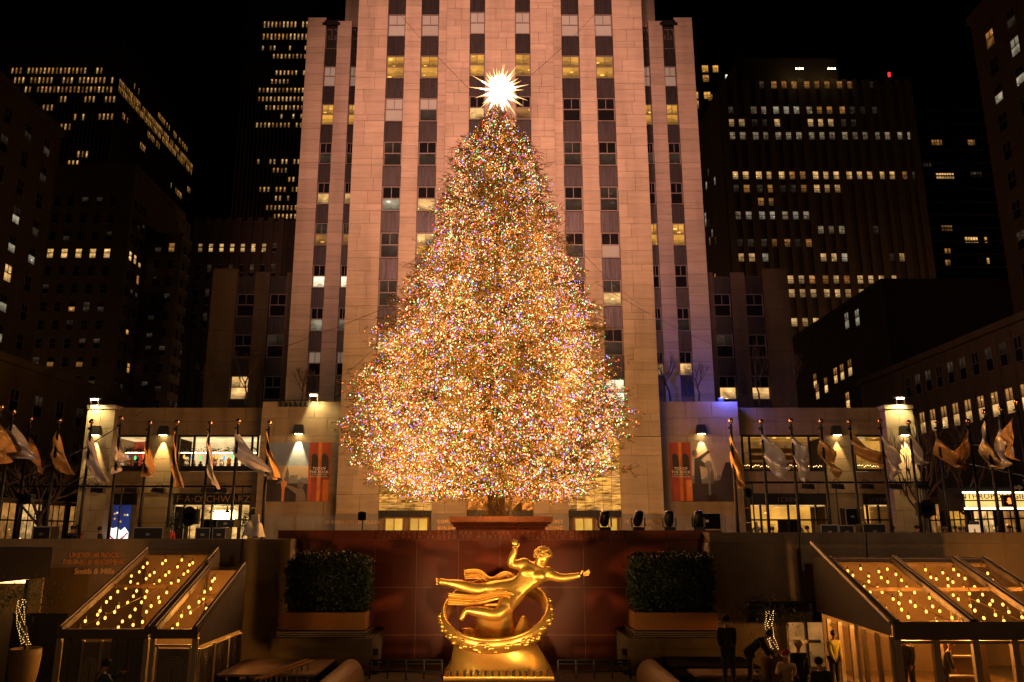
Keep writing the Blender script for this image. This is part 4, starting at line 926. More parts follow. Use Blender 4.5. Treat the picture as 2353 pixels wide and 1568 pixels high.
# foliage sleeve around the lower trunk
for k in range(1500):
    a_ = rnd.uniform(0, 6.28); z = rnd.uniform(.7, 3.6); w = .62 + .5 * (z / 3.6); p = Vector((TX0 + math.cos(a_) * w * rnd.uniform(.6, 1), YX + math.sin(a_) * w, z)); blade(p, Vector((math.cos(a_) * .5, math.sin(a_) * .5, rnd.uniform(-1, .1))).normalized(), rnd.uniform(.2, .5), .025, Vector((-math.sin(a_), math.cos(a_), 0)))
crown = fol.build('crown', M['needle'], tree); tag(crown, kind='stuff')
tag(limbs.build('branches', M['bark'], tree), kind='stuff')
bc = [('warm_white', (1.0, .68, .36), 5.0), ('amber', (1.0, .36, .06), 2.5), ('orange', (1.0, .17, .03), 2.3), ('red', (1.0, .04, .03), 2.5), ('green', (.08, .85, .24), 2.6), ('blue', (.16, .16, 1.0), 3.8)]
allb = MB(); mats = []
for i, (n, c, s_) in enumerate(bc):
    mats.append(emi('bulb_' + n, c, s_, sampling='NONE')); allb.v_off = len(allb.v); off = len(allb.v)
    allb.v += bulb[i].v; allb.f += [tuple(off + j for j in f) for f in bulb[i].f]; allb.m += [i] * len(bulb[i].f)
lights = allb.build('string_lights', mats); tag(lights, 'thousands of tiny coloured string lights wound over the Christmas tree', 'string lights', kind='stuff')
print('TREE tris', len(fol.f), 'bulbs', len(allb.f) // 8)
# the light the strings throw into the boughs
for k in range(260):
    z = ZB + (ZT - ZB) * (1 - math.sqrt(1 - (k + .5) / 260)) ; r_, cx = prof(z); a_ = k * 2.39996
    lamp('string_glow', 'POINT', (cx + math.cos(a_) * r_ * (.62 + .2 * (k % 3) / 2), YX + math.sin(a_) * r_ * (.62 + .2 * (k % 3) / 2), z), (1.0, .43, .11), (190 + 76 * r_) * .205, None, lights, size=.35)
# crystal star
sc_ = P(1146, 209, YX); star = thing('tree_star', 'blazing white spiked star on the top of the Christmas tree', 'star', sc_ - Vector((0, 0, 1)))
M['star'] = emi('star_led', (1.0, .97, .92), 5.0); M['startip'] = emi('star_crystal', (1.0, .62, .22), 1.1, base=(.8, .55, .25), rough=.2)
MB().ball(sc_, .27, 20, 12).build('core', M['star'], star, True); MB().tube([sc_ - Vector((0, 0, 1.5)), sc_], .05, 8).build('mast', M['steel'], star)
NS = 84
for k in range(NS):
    g_ = 1 - 2 * (k + .5) / NS; rr = math.sqrt(1 - g_ * g_); a_ = k * 2.39996; d = Vector((rr * math.cos(a_), rr * math.sin(a_), g_)); ln = rnd.choice((1.05, 1.2, 1.35, 1.55, 1.8)); mid = .5
    s1 = d.cross(Vector((.3, .5, .8))).normalized(); s2 = d.cross(s1); w0 = .08; pt = sc_ + d * ln; b0 = sc_ + d * .45; fr = mid
    cm = b0.lerp(pt, fr); o = MB(); r0, r1 = w0, w0 * (1 - fr)
    o.add([b0 + s1*r0, b0 + s2*r0, b0 - s1*r0, b0 - s2*r0, cm + s1*r1, cm + s2*r1, cm - s1*r1, cm - s2*r1], [(0,1,5,4),(1,2,6,5),(2,3,7,6),(3,0,4,7)], 0); o.add([cm + s1*r1, cm + s2*r1, cm - s1*r1, cm - s2*r1, pt], [(0,1,4),(1,2,4),(2,3,4),(3,0,4)], 1)
    o.build('spike', [M['star'], M['startip']], star)
# tree planter of red stone
pl = thing('tree_planter', 'stepped red stone planter at the foot of the Christmas tree', 'planter', (TX0, 40, 0))
for k, (u0, u1, v0, v1) in enumerate(((1032, 1271, 1187, 1200), (1036, 1266, 1200.5, 1205), (1040, 1260, 1205.5, 1212), (1046, 1254, 1212.5, 1240))):
    a, b_ = P(u0, v0, 38.8), P(u1, v1, 38.8); n = 12 if k == 0 else 6
    for i in range(n): MB().box(a.x + (b_.x-a.x)*i/n + .006, a.x + (b_.x-a.x)*(i+1)/n - .006, 38.8 + .08*k, 45 - .08*k, b_.z, a.z).build('stone', M['redjoint'], pl)
# ------------------------------------------------------------------ neighbouring buildings
def facing(kind, X=0, Y=0):
    """matrix of a facade: local x along it, local -y outward, local z up.
       'F' faces the viewer at depth Y; 'R' is a face on the left of the street looking right (x = X); 'L' looks left"""
    if kind == 'F': return T(0, Y, 0)
    if kind == 'R': return T(X, 0, 0) @ RZ(R(90))      # local x -> +Y, local -y -> +X
    if kind == 'L': return T(X, 0, 0) @ RZ(R(-90))     # local x -> -Y, local -y -> -X
def local(MT, p): return MT.inverted() @ Vector(p)
_lw = {}
def lit(parent, MT, x, z, w, h, m, name='window'):
    """far lit window: one shared recessed pane with a frame rim"""
    k = (m, round(w, 2), round(h, 2))
    if k not in _lw:
        b = MB(); b.box(-w/2, w/2, -.02, .05, 0, h, 0); t = min(.12, w * .09)
        b.box(-w/2, -w/2+t, -.06, -.021, 0, h, 1); b.box(w/2-t, w/2, -.06, -.021, 0, h, 1); b.box(-w/2+t, w/2-t, -.06, -.021, h*.5-t/2, h*.5+t/2, 1)
        _lw[k] = b.mesh('lit_window', [M[m], M['dark']])
    return reg(bpy.data.objects.new(name, _lw[k]), MT @ T(x, 0, z), parent)

M['brown3'] = mat('dim_masonry', (.045, .03, .02), .9, var=.2, vs_=.4)  # brown masonry darkened, the lack of light on the rear blocks painted in
# finned office tower, far left of the main tower
YF = 260.0
FF = CT*YF + ST*(Zat(250, YF)-EYE)
ft = thing('office_tower', 'dark slender office tower with rows of amber windows left of the main tower', 'office tower', (-58, YF, 0))
xl, xr = Xat(553, 250, YF), Xat(720, 250, YF)
b = MB(); b.box(xl, xr, YF, YF + 40, 0, Zat(-30, YF)); b.build('wall', M['glass'], ft)
fn = MB(); n = int((xr - xl) / 1.4)
for k in range(n + 1): fn.box(xl + 1.4*k - .22, xl + 1.4*k + .22, YF - .5, YF - .02, 0, Zat(-30, YF))
tag(fn.build('fins', M['fin'], ft), kind='stuff')
rows = [(57, 0, 9, 1), (57, 9, 14, .6), (85, 0, 14, 1), (111, 0, 14, .55), (130, 3, 14, .9), (148, 12, 14, .7), (168, 3, 14, .8), (188, 3, 9, .9), (208, 0, 14, 1), (228, 0, 14, 1), (248, 2, 14, .9), (268, 4, 12, .3), (288, 0, 14, .9), (351, 4, 14, .35), (372, 0, 12, .45), (392, 4, 9, .5), (413, 9, 11, .8), (436, 2, 14, .8), (456, 4, 14, .8), (478, 4, 14, 1), (498, 6, 14, 1)]
rnd = random.Random(31); u00 = 579
for v, a, b_, pr in rows:
    z = Zat(v, YF); h = 1.75 if v > 100 else 2.4
    for k in range(a, b_):
        if rnd.random() > pr: continue
        x = xl + 1.4 * (k + 4) + .7
        if x > xr - .5: continue
        lit(ft, T(0, YF - .1, 0), x, z - h/2, .62, h, 'l_farw' if rnd.random() < .5 else 'l_far')

# long slab with a receding side, far left
YB = 260.0; XB = Xat(273, 185, YB); zt = Zat(92, YB); Y2 = 331
sl = thing('office_slab', 'dark slab-shaped office block with amber window rows wrapping its corner at far left', 'office building', (-120, YB, 0))
x0 = Xat(-40, 165, YB); b = MB(); b.box(x0, XB, YB, Y2, 0, zt); b.build('wall', M['glass'], sl)
fn = MB()
for k in range(int((XB - x0) / 1.45)): fn.box(XB - 1.45*k - .25, XB - 1.45*k + .0, YB - .5, YB - .02, 0, zt)
for k in range(int((Y2 - YB) / 1.2)): fn.box(XB + .02, XB + .16, YB + 1.2*k, YB + 1.2*k + .25, 0, zt)
tag(fn.build('fins', M['fin'], sl), kind='stuff')
def zr_(u, v): return P(u, v, YB)
for y, a, b_, pr in ((490, 80, 710, .95), (556, 105, 805, .9), (620, 180, 800, .9), (687, 240, 790, .5), (745, 315, 385, .9), (810, 520, 590, .9), (807, 680, 780, .9), (877, 425, 500, 1), (1066, 545, 605, .9), (1130, 475, 545, 1)):
    x = a
    while x < b_:
        p = P(x * .3334, y * .3334, YB); ix = round((XB - p.x) / 1.45 - .5)
        if rnd.random() < pr: lit(sl, T(0, YB - .1, 0), XB - 1.45*(ix + .5) - .12, p.z - 1.1, .62, 2.3, 'l_far' if rnd.random() < .65 else 'l_farw')
        x += 27
MTs = facing('R', XB)
def side_row(u0, v0, u1, v1, pr):
    p0, p1 = PX(u0, v0, XB), PX(u1, v1, XB); ya, yb = p0.y, p1.y; k0, k1 = int((ya - YB) / 1.2), int((yb - YB) / 1.2)
    for k in range(max(0, k0), min(k1, int((Y2 - YB) / 1.2))):
        if rnd.random() < pr: lit(sl, MTs @ T(0, -.1, 0), YB + 1.2*(k + .5) + .12, (p0.z + p1.z) / 2 - 1.1, .62, 2.3, 'l_far')
for a in ((820, 560, 1333, 1165, .95), (818, 603, 1326, 1205, .95), (920, 590, 962, 640, .8), (1085, 790, 1172, 890, .6), (1195, 920, 1290, 1035, .8), (840, 790, 888, 845, .8), (1015, 920, 1100, 1015, .9), (960, 990, 1010, 1050, .8), (930, 1235, 985, 1290, .6), (1180, 1285, 1255, 1360, .9), (1050, 1290, 1110, 1360, .5), (1295, 1300, 1312, 1330, 1)):
    side_row(a[0]*.3334, a[1]*.3334, a[2]*.3334, a[3]*.3334, a[4])

def grid(parent, MT, x0, pitch, n, ztop, fl, rows_, w, h, style='s', litmap={}, dimp=.14, rndm=None, low='glass'):
    for i in range(n):
        for j in range(rows_):
            s_ = litmap.get((i, j))
            if s_ is None:
                r_ = rndm.random(); s_ = ('glass', 'glass') if r_ > dimp else ('l_dim', 'glass') if r_ > dimp/2 else ('glass', 'l_dim')
            window(parent, MT @ T(x0 + pitch*i, -.035, ztop - fl*j - h), w, h, s_[0], s_[1], style)
W_, A_, C_, D_ = ('l_warm', 'l_warm'), ('l_amb', 'l_amb'), ('l_cool', 'l_cool'), ('l_dim', 'l_dim')
rnd = random.Random(77)
# stepped masonry block
YA = 150.0; zA = Zat(392, YA); xa0, xa1 = Xat(60, 600, YA), Xat(288, 600, YA); Y3 = 157.5; xb1 = Xat(404, 700, Y3); Y4 = 176
ma = thing('masonry_building', 'tall stepped brown masonry building with small windows at left', 'building', (-80, YA, 0))
b = MB(); b.box(xa0, xa1, YA, Y4 + 4, 0, zA); b.build('wall', M['brown'], ma)
MB().box(xa0 - .3, xa1 + .3, YA - .3, Y4, zA + .002, zA + 1.2).build('parapet', M['brown'], ma)
zBt = Zat(545, Y3); MB().box(xa1 + .002, xb1, Y3, Y4 + 4, 0, zBt).build('lower_block', M['brown2'], ma)
MB().box(xa1 + .01, xb1 + .25, Y3 - .25, Y4 + 4, zBt + .002, zBt + .8).build('lower_parapet', M['brown2'], ma)
zt0 = Zat(453, YA); grid(ma, T(0, YA, 0), Xat(117, 575, YA), 2.78, 5, zt0, 3.62, 12, 1.35, 2.05, litmap={(i, 3): W_ for i in range(5)} | {(2, 6): ('glass', 'l_amb'), (3, 6): D_, (4, 6): ('glass', 'l_dim'), (0, 9): D_, (1, 9): ('glass', 'l_amb'), (3, 9): ('glass', 'l_amb')}, rndm=rnd)
MTa = facing('R', xa1); grid(ma, MTa, YA + 1.6, 2.1, 3, Zat(453, YA), 3.62, 12, 1.25, 2.05, litmap={(0, 3): W_, (1, 3): W_, (2, 3): ('glass', 'l_warm'), (2, 4): A_, (1, 7): ('glass', 'l_yel'), (2, 9): ('l_yel', 'l_yel')}, rndm=rnd)
MTb = facing('F', 0, Y3); grid(ma, MTb, Xat(351, 700, Y3), 2.75, 2, zBt - 1.3, 3.62, 10, 1.35, 2.05, litmap={(1, 0): A_}, rndm=rnd)
MTc = facing('R', xb1); grid(ma, MTc, Y3 + 1.8, 2.7, 6, zBt - 1.3, 3.62, 10, 1.2, 2.05, litmap={}, rndm=rnd)
# near left block with tall windows, its face running along the side street
XN, YN = -60.0, 101.0; zN = PX(143, 315, XN).z
nl_ = thing('corner_building', 'dark building at the far left edge with scattered lit sash windows', 'building', (XN, 80, 0))
MB().box(XN - 30, XN, 50, YN, 0, zN).build('wall', M['brown'], nl_); MB().box(XN - 30, XN + .3, 50, YN + .3, zN + .002, zN + 1).build('parapet', M['brown'], nl_)
MTn = facing('R', XN); lm = {}
for k in ((2,4),(3,4),(4,4),(2,5),(1,6),(2,6),(3,6),(1,7),(2,7),(3,7)): lm[k] = ('glass', 'l_cool')
for k in ((0,5),(1,5),(3,5)): lm[k] = W_
for k in ((1,8),(2,8),(3,8)): lm[k] = C_
for k in ((1,3),(2,3),(3,3),(0,4),(1,4)): lm[k] = ('l_dim', 'l_cool')
grid(nl_, MTn, YN - 20.2, 4.3, 5, zN - 2.2, 3.75, 13, 1.5, 2.2, style='d', litmap=lm, rndm=rnd)
# low street building at left with shops
XW = -48.0
ll = thing('street_building', 'low brown building along the left side street with lit shops at its foot', 'building', (XW, 70, 0))
zl = PX(185, 958, XW).z; MB().box(XW - 14, XW, 48, 104, 4.6, 17.5).build('wall', M['brown2'], ll); MB().box(XW - 14, XW + .35, 48, 104, 17.502, 18.3).build('cornice', M['brown2'], ll)
grid(ll, facing('R', XW), 62, 4.2, 9, 15.2, 3.9, 2, 1.6, 2.3, style='d', litmap={}, dimp=.5, rndm=rnd)
MB().box(XW - 14, XW - 3, 48, 104, 0, 4.598).build('shop_wall', M['brown2'], ll)
for k in range(8):
    y = 60 + 4.6*k; c = ['l_amb', 'l_amb', 'l_amb', 'l_yel', 'l_amb', 'l_warm', 'l_amb', 'l_amb'][k]
    ubox(ll, 'shop_window', c, XW - .3, XW - .2, y, y + 3.6, .5, 4.2); [ubox(ll, 'mullion', 'dark', XW - .19, XW - .12, y + 1.2*q_ - .05, y + 1.2*q_ + .05, .5, 4.2) for q_ in range(4)]; ubox(ll, 'transom', 'dark', XW - .195, XW - .13, y, y + 3.6, 2.5, 2.65); ubox(ll, 'shop_pier', 'brown2', XW - .4, XW - .02, y + 3.65, y + 4.55, 0, 4.595)
ubox(ll, 'shop_awning', 'dark', XW - .1, XW + 1.2, 58, 97, 4.6, 5.0)
# back block with one bright row, left of the tower shoulder
YK = 95.0
bk_ = thing('rear_building', 'dim building behind the left office wing with one row of bright windows', 'building', (-33, YK, 0))
xk0, xk1 = Xat(448, 560, YK), Xat(690, 560, YK); zk = Zat(505, YK); MB().box(xk0, xk1, YK + .3, YK + 20, 0, zk).build('wall', M['brown3'], bk_)
for k in range(9):
    x = Xat(447.5 + 24.4*k, 570, YK); MB().box(x - .38, x + .38, YK - .05, YK + .3, 0, zk + .3).build('pier', M['brown3'], bk_)
    if k < 8:
        xm = Xat(462 + 24.4*k, 570, YK) - .18
        for j in range(4): window(bk_, T(xm, YK + .24, Zat(558, YK) - 1.25 - 3.1*j + (.0 if j == 0 else .6) - (0 if j == 0 else 1.2)), 1.0, 1.25 if j == 0 else 2.2, *(('l_farw', 'l_farw') if j == 0 and k < 7 else ('l_dim', 'glass') if k % 2 else ('glass', 'glass')), 's')

# big right building with grouped windows
YQ = 200.0; FQ = CT*YQ + ST*(Zat(400, YQ)-EYE)
rb_ = thing('office_block', 'large dark office block with scattered lit window rows at right', 'office building', (95, YQ, 0))
def qx(zx): return (1569 + zx*.3334 - 1149) / FOC * FQ
x0, x1 = qx(292), qx(1650); zq = Zat(120, YQ); zq2 = Zat(190, YQ)
MB().box(x0, qx(300), YQ + .8, YQ + 45, 0, Zat(195, YQ)).build('corner', M['brown'], rb_); MB().box(qx(300) + .01, x1, YQ + .6, YQ + 45, 0, zq2).build('wall', M['fin'], rb_); MB().box(qx(450), qx(1180), YQ + 3, YQ + 44, zq2 + .002, zq).build('attic', M['fin'], rb_)
cx_ = [367, 428, 532, 592, 683, 755, 825, 918, 987, 1057, 1149, 1219, 1289, 1378, 1440, 1537, 1595]
edges = [320] + [(a + b_) / 2 for a, b_ in zip(cx_[:-1], cx_[1:])] + [1630]
for k, e in enumerate(edges):
    wd = .85 if k in (0, 2, 4, 7, 10, 13, 15, 17) else .55
    MB().box(qx(e) - wd*1.1, qx(e) + wd*1.1, YQ - .1, YQ + .6, 0, zq2 + 1.0).build('pier', M['brown'], rb_)
M['l_cool2'] = emi('right_block_cool', (.95, .68, .38), .2, .5, .8, .4, 'NONE', room=True); M['l_r1'] = emi('right_block_room', (1.0, .58, .22), .55, .5, .6, .4, 'NONE', room=True)
rws = {580: [(4, 'l_amb'), (5, 'l_amb'), (6, 'l_amb'), (7, 'l_amb'), (8, 'l_amb'), (9, 'l_amb'), (3, 'l_dim'), (10, 'l_amb'), (11, 'l_amb'), (13, 'l_dim')],
 755: [(0, 'l_dim'), (2, 'l_cool'), (3, 'l_cool'), (4, 'l_white'), (5, 'l_white'), (6, 'l_white'), (7, 'l_cool'), (8, 'l_amb'), (9, 'l_amb'), (10, 'l_amb'), (11, 'l_dim'), (12, 'l_dim'), (13, 'l_dim')],
 842: [(0, 'l_warm'), (1, 'l_warm'), (2, 'l_dim'), (3, 'l_dim'), (4, 'l_warm'), (7, 'l_warm'), (8, 'l_warm'), (9, 'l_warm'), (10, 'l_dim'), (11, 'l_dim')],
 932: [(k, 'l_cool') for k in range(17)],
 1205: [(k, 'l_farw') for k in (0, 1, 2, 3, 4, 7, 8, 9, 10, 11, 12, 13, 14)] + [(5, 'l_amb'), (6, 'l_amb'), (15, 'l_amb'), (16, 'l_dim')],
 1297: [(0, 'l_dim'), (1, 'l_amb'), (2, 'l_dim'), (3, 'l_amb'), (4, 'l_dim'), (5, 'l_dim'), (6, 'l_amb'), (7, 'l_warm'), (8, 'l_warm'), (9, 'l_warm')],
 1388: [(2, 'l_amb'), (3, 'l_amb')], 1482: [(0, 'l_cool'), (1, 'l_white'), (2, 'l_white'), (3, 'l_white'), (4, 'l_cool'), (5, 'l_white'), (6, 'l_cool')],
 1582: [(7, 'l_cool'), (8, 'l_cool'), (9, 'l_cool'), (12, 'l_dim')], 1672: [(0, 'l_dim'), (1, 'l_dim'), (2, 'l_dim'), (3, 'l_amb'), (4, 'l_amb'), (5, 'l_dim'), (6, 'l_amb')], 1772: [(0, 'l_warm'), (1, 'l_warm'), (2, 'l_white'), (7, 'l_warm'), (8, 'l_yel'), (9, 'l_white'), (13, 'l_dim'), (14, 'l_warm')],
 1925: [(4, 'l_warm'), (5, 'l_warm'), (6, 'l_amb'), (7, 'l_amb'), (8, 'l_warm'), (9, 'l_amb'), (10, 'l_warm'), (11, 'l_warm'), (12, 'l_farw'), (13, 'l_farw')], 2020: [(4, 'l_warm'), (5, 'l_warm'), (6, 'l_warm'), (7, 'l_warm'), (8, 'l_warm'), (9, 'l_warm'), (10, 'l_warm'), (11, 'l_warm')], 2220: [(4, 'l_warm'), (5, 'l_warm'), (6, 'l_farw'), (7, 'l_warm'), (8, 'l_warm')], 2320: [(5, 'l_warm'), (6, 'l_warm'), (7, 'l_warm')]}
for y, lst in rws.items():
    z = Zat(y*.3334, YQ)
    for k, m_ in lst:
        m_ = {'l_warm': 'l_r1', 'l_white': 'l_cool', 'l_yel': 'l_r1', 'l_cool': 'l_cool2'}.get(m_, m_)
        lit(rb_, T(0, YQ + .5, 0), qx(cx_[k]), z - 1.0, 2.5 if k in (0,1,2,3) else 2.3, 2.1, m_)
for k in range(22):   # its receding left face
    z = Zat(rnd.uniform(300, 620), YQ); lit(rb_, facing('L', x0 - .02), -(YQ + 4 + 3*rnd.randrange(12)), z, 1.4, 2.2, rnd.choice(('l_cool', 'l_amb', 'l_dim')))
for k, u in enumerate((1837, 1911)):
    for i in range(3):
        p = P(u - 7 + 7*i, 158, YQ - 2); MB().ball(p, .22, 8, 6).build('roof_spot', M['bulbw'], rb_)
p = P(2043, 172, YQ); M['beacon'] = emi('red_beacon', (1, .02, .03), 2); MB().box(p.x - .25, p.x + .25, YQ - .3, YQ + .2, p.z - .6, p.z + .6).build('beacon', M['beacon'], rb_)
# tower behind it
YV = 285.0; vt = thing('rear_tower', 'dark tower with few lit windows between the main tower and the right office block', 'office tower', (75, YV, 0))
x0, x1 = Xat(1560, 200, YV), Xat(1712, 200, YV); MB().box(x0, x1, YV, YV + 30, 0, Zat(103, YV)).build('wall', M['glass'], vt)
for u in (1590, 1608, 1658, 1707): x = Xat(u, 200, YV); MB().box(x - .9, x + .9, YV - .6, YV - .02, 0, Zat(98, YV)).build('pier', M['fin'], vt)
for u, v, w, m_ in ((1620, 159, 2.6, 'l_yel'), (1645, 159, 2.6, 'l_yel'), (1653, 159, 2.6, 'l_yel'), (1622, 181, 2.6, 'l_amb'), (1684, 180, 6, 'l_white'), (1604, 220, 3, 'l_yel'), (1625, 220, 2.6, 'l_yel'), (1602, 240, 2.6, 'l_yel'), (1609, 243, 2.6, 'l_amb'), (1632, 225, 2, 'l_amb')):
    p = P(u, v, YV); lit(vt, T(0, YV - .1, 0), p.x, p.z - 1.4, w, 2.9, m_)
# dark glass block at far right
YG = 235.0; gb = thing('glass_building', 'dark glass office building with thin floor bands behind the right street', 'office building', (150, YG, 0))
x0, x1 = Xat(2085, 450, YG), Xat(2330, 450, YG); MB().box(x0, x1, YG, YG + 30, 0, Zat(240, YG)).build('wall', M['glass'], gb)
for k in range(16): z = Zat(255 + 30*k, YG); MB().box(x0, x1, YG - .3, YG - .01, z - .25, z + .25).build('floor_band', M['fin'], gb)
for u0, u1, v, m_ in ((2151, 2192, 405, 'l_warm'), (2140, 2165, 328, 'l_amb'), (2224, 2240, 328, 'l_amb'), (2120, 2140, 378, 'l_dim'), (2217, 2247, 552, 'l_warm'), (2262, 2268, 552, 'l_yel'), (2170, 2185, 578, 'l_amb'), (2172, 2184, 604, 'l_amb'), (2267, 2274, 600, 'l_warm'), (2163, 2188, 525, 'l_amb'), (2230, 2256, 402, 'l_dim')):
    n = max(1, round((u1 - u0) / 6))
    for i in range(n): p = P(u0 + (i + .5) * (u1 - u0) / n, v, YG); lit(gb, T(0, YG - .1, 0), p.x, p.z - .9, .75, 1.8, m_)
# near right block
XE_, YE_ = 60.0, 91.0
re_ = thing('edge_building', 'dark building at the far right edge with tall sash windows', 'building', (XE_, 75, 0)); zE = PX(2231, 55, XE_).z
MB().box(XE_, XE_ + 25, 55, YE_, 0, zE).build('wall', M['brown'], re_); MB().box(XE_ - .3, XE_ + 25, 55, YE_ + .3, zE + .002, zE + 1).build('parapet', M['brown'], re_)
lm = {(1, 1): C_, (0, 2): ('glass', 'l_cool'), (1, 2): ('glass', 'l_cool'), (0, 0): A_, (2, 1): ('glass', 'l_cool'), (0, 9): W_, (1, 6): ('l_dim', 'glass'), (1, 7): W_, (2, 7): A_, (3, 3): C_}
grid(re_, facing('L', XE_), -(YE_ - 3.4), 4.1, 5, zE - 3.2, 3.72, 13, 1.6, 2.3, style='d', litmap=lm, rndm=rnd)
# blank dark block behind the right street building
bb = thing('blank_building', 'plain dark masonry building above the right street roofs', 'building', (62, 107, 0)); zb_ = Zat(655, 107)
MB().box(53, 82, 107, 150, 0, zb_).build('wall', M['brown3'], bb); MB().box(52.6, 82, 106.6, 150, zb_ + .002, zb_ + .8).build('parapet', M['brown3'], bb)
MTq = facing('L', 53)
for u, v in ((1955, 850), (1937, 860), (1922, 868), (1948, 742), (1972, 735), (1900, 890), (1880, 905), (1950, 925), (1875, 880)):
    p = PX(u, v, 53); window(bb, MTq @ T(-p.y, -.035, p.z - 1), 1.5, 2.6, *(('l_amb', 'l_warm') if v > 800 else C_), 'd')
# right street building with the lit row
M['l_amb2'] = emi('room_amber_bright', (1.0, .45, .12), .5, .3, .8, .2, 'NONE', room=True)
XS = 48.0; zc = PX(2078, 846, XS).z
sr = thing('arcade_building', 'low brown building along the right side street with a lit row of sash windows', 'building', (XS, 75, 0))
MB().box(XS, XS + 4.9, 46, 106, 5.2, zc).build('wall', M['brown2'], sr); MB().box(XS - .45, XS + 4.9, 46, 106, zc + .002, zc + .7).build('cornice', M['brown2'], sr)
MTs = facing('L', XS); zw = PX(2132, 996, XS).z
for k in range(14):
    y = 93.4 - 2.25*k*1.02
    window(sr, MTs @ T(-y, -.035, zw), 1.25, 2.5, 'l_amb2', 'l_warm', 'd')
    window(sr, MTs @ T(-y, -.035, zw + 4.5), 1.25, 2.4, 'l_dim' if k % 3 else 'glass', 'glass', 'd')
    MB().box(XS - .12, XS - .004, y - .26 + 1.13, y + .26 + 1.13, 5.2, zc - .4).build('pilaster', M['brown2'], sr)
MB().box(XS + 3, XS + 4.9, 46, 106, 0, 5.198).build('shop_wall', M['brown2'], sr)
for k in range(9):
    y = 56 + 4.9*k; c = ['l_amb', 'l_yel', 'l_warm', 'l_amb', 'l_amb', 'l_warm', 'l_yel', 'l_amb', 'l_amb'][k]; ubox(sr, 'shop_window', c, XS + .3, XS + .4, y, y + 3.6, .6, 4.4); [ubox(sr, 'mullion', 'dark', XS + .2, XS + .29, y + 1.2*q_ - .05, y + 1.2*q_ + .05, .6, 4.4) for q_ in range(4)]; ubox(sr, 'transom', 'dark', XS + .21, XS + .28, y, y + 3.6, 2.6, 2.75); ubox(sr, 'shop_pier', 'brown2', XS + .02, XS + .4, y + 3.7, y + 4.8, 0, 5.195)
# ------------------------------------------------------------------ flagpoles with gold and silver flags
M['fgold'] = mat('gold_flag_cloth', (.74, .41, .14), .34, .35, var=.15, vs_=3); M['fsilver'] = mat('silver_flag_cloth', (.76, .66, .62), .34, .35, var=.12, vs_=3); M['finial'] = mat('finial_gilt', (.80, .52, .36), .2, 1.0)
FL = [(2, 936, 'g', (-4, 60), (46, 80), (26, 115)), (30, 946, 's', (-6, 59), (79, 85), (23, 89)), (70, 963, 'g', (0, 60), (48, 108), (30, 80)), (136, 966, 'g', (-6, 58), (48, 99), (41, 108)), (211, 969, 's', (-3, 56), (51, 114), (39, 120)), (278, 962, 's', (0, 49), (20, 70), (3, 113)), (344, 972, 'g', (-3, 41), (24, 95), (4, 105)), (407, 970, 'g', (-4, 47), (24, 126), (13, 132)), (483, 973, 's', (0, 54), (32, 131), (24, 118)), (548, 968, 's', (-3, 54), (83, 92), (76, 105)), (619, 972, 'g', (-2, 44), (31, 103), (28, 110)),
      (1679, 967, 'g', (-3, 60), (36, 127), (9, 136)), (1749, 969, 's', (4, 65), (70, 72), (43, 114)), (1817, 967, 's', (2, 62), (44, 58), (23, 122)), (1886, 968, 'g', (-10, 56), (36, 56), (34, 114)), (1952, 970, 'g', (3, 49), (80, 54), (75, 89)), (2022, 968, 's', (8, 56), (52, 73), (20, 118)), (2088, 971, 's', (6, 55), (44, 70), (16, 85)), (2152, 968, 'g', (-12, 56), (50, 73), (49, 94)), (2224, 968, 'g', (2, 50), (-34, 60), (-30, 96)), (2262, 946, 's', (-20, 72), (36, 112), (-4, 108)), (2300, 938, 's', (-26, 75), (22, 92), (-8, 118)), (2336, 923, 'g', (-26, 60), (-42, 70), (-20, 118))]
ORD = 'first second third fourth fifth sixth seventh eighth ninth tenth eleventh twelfth'.split()
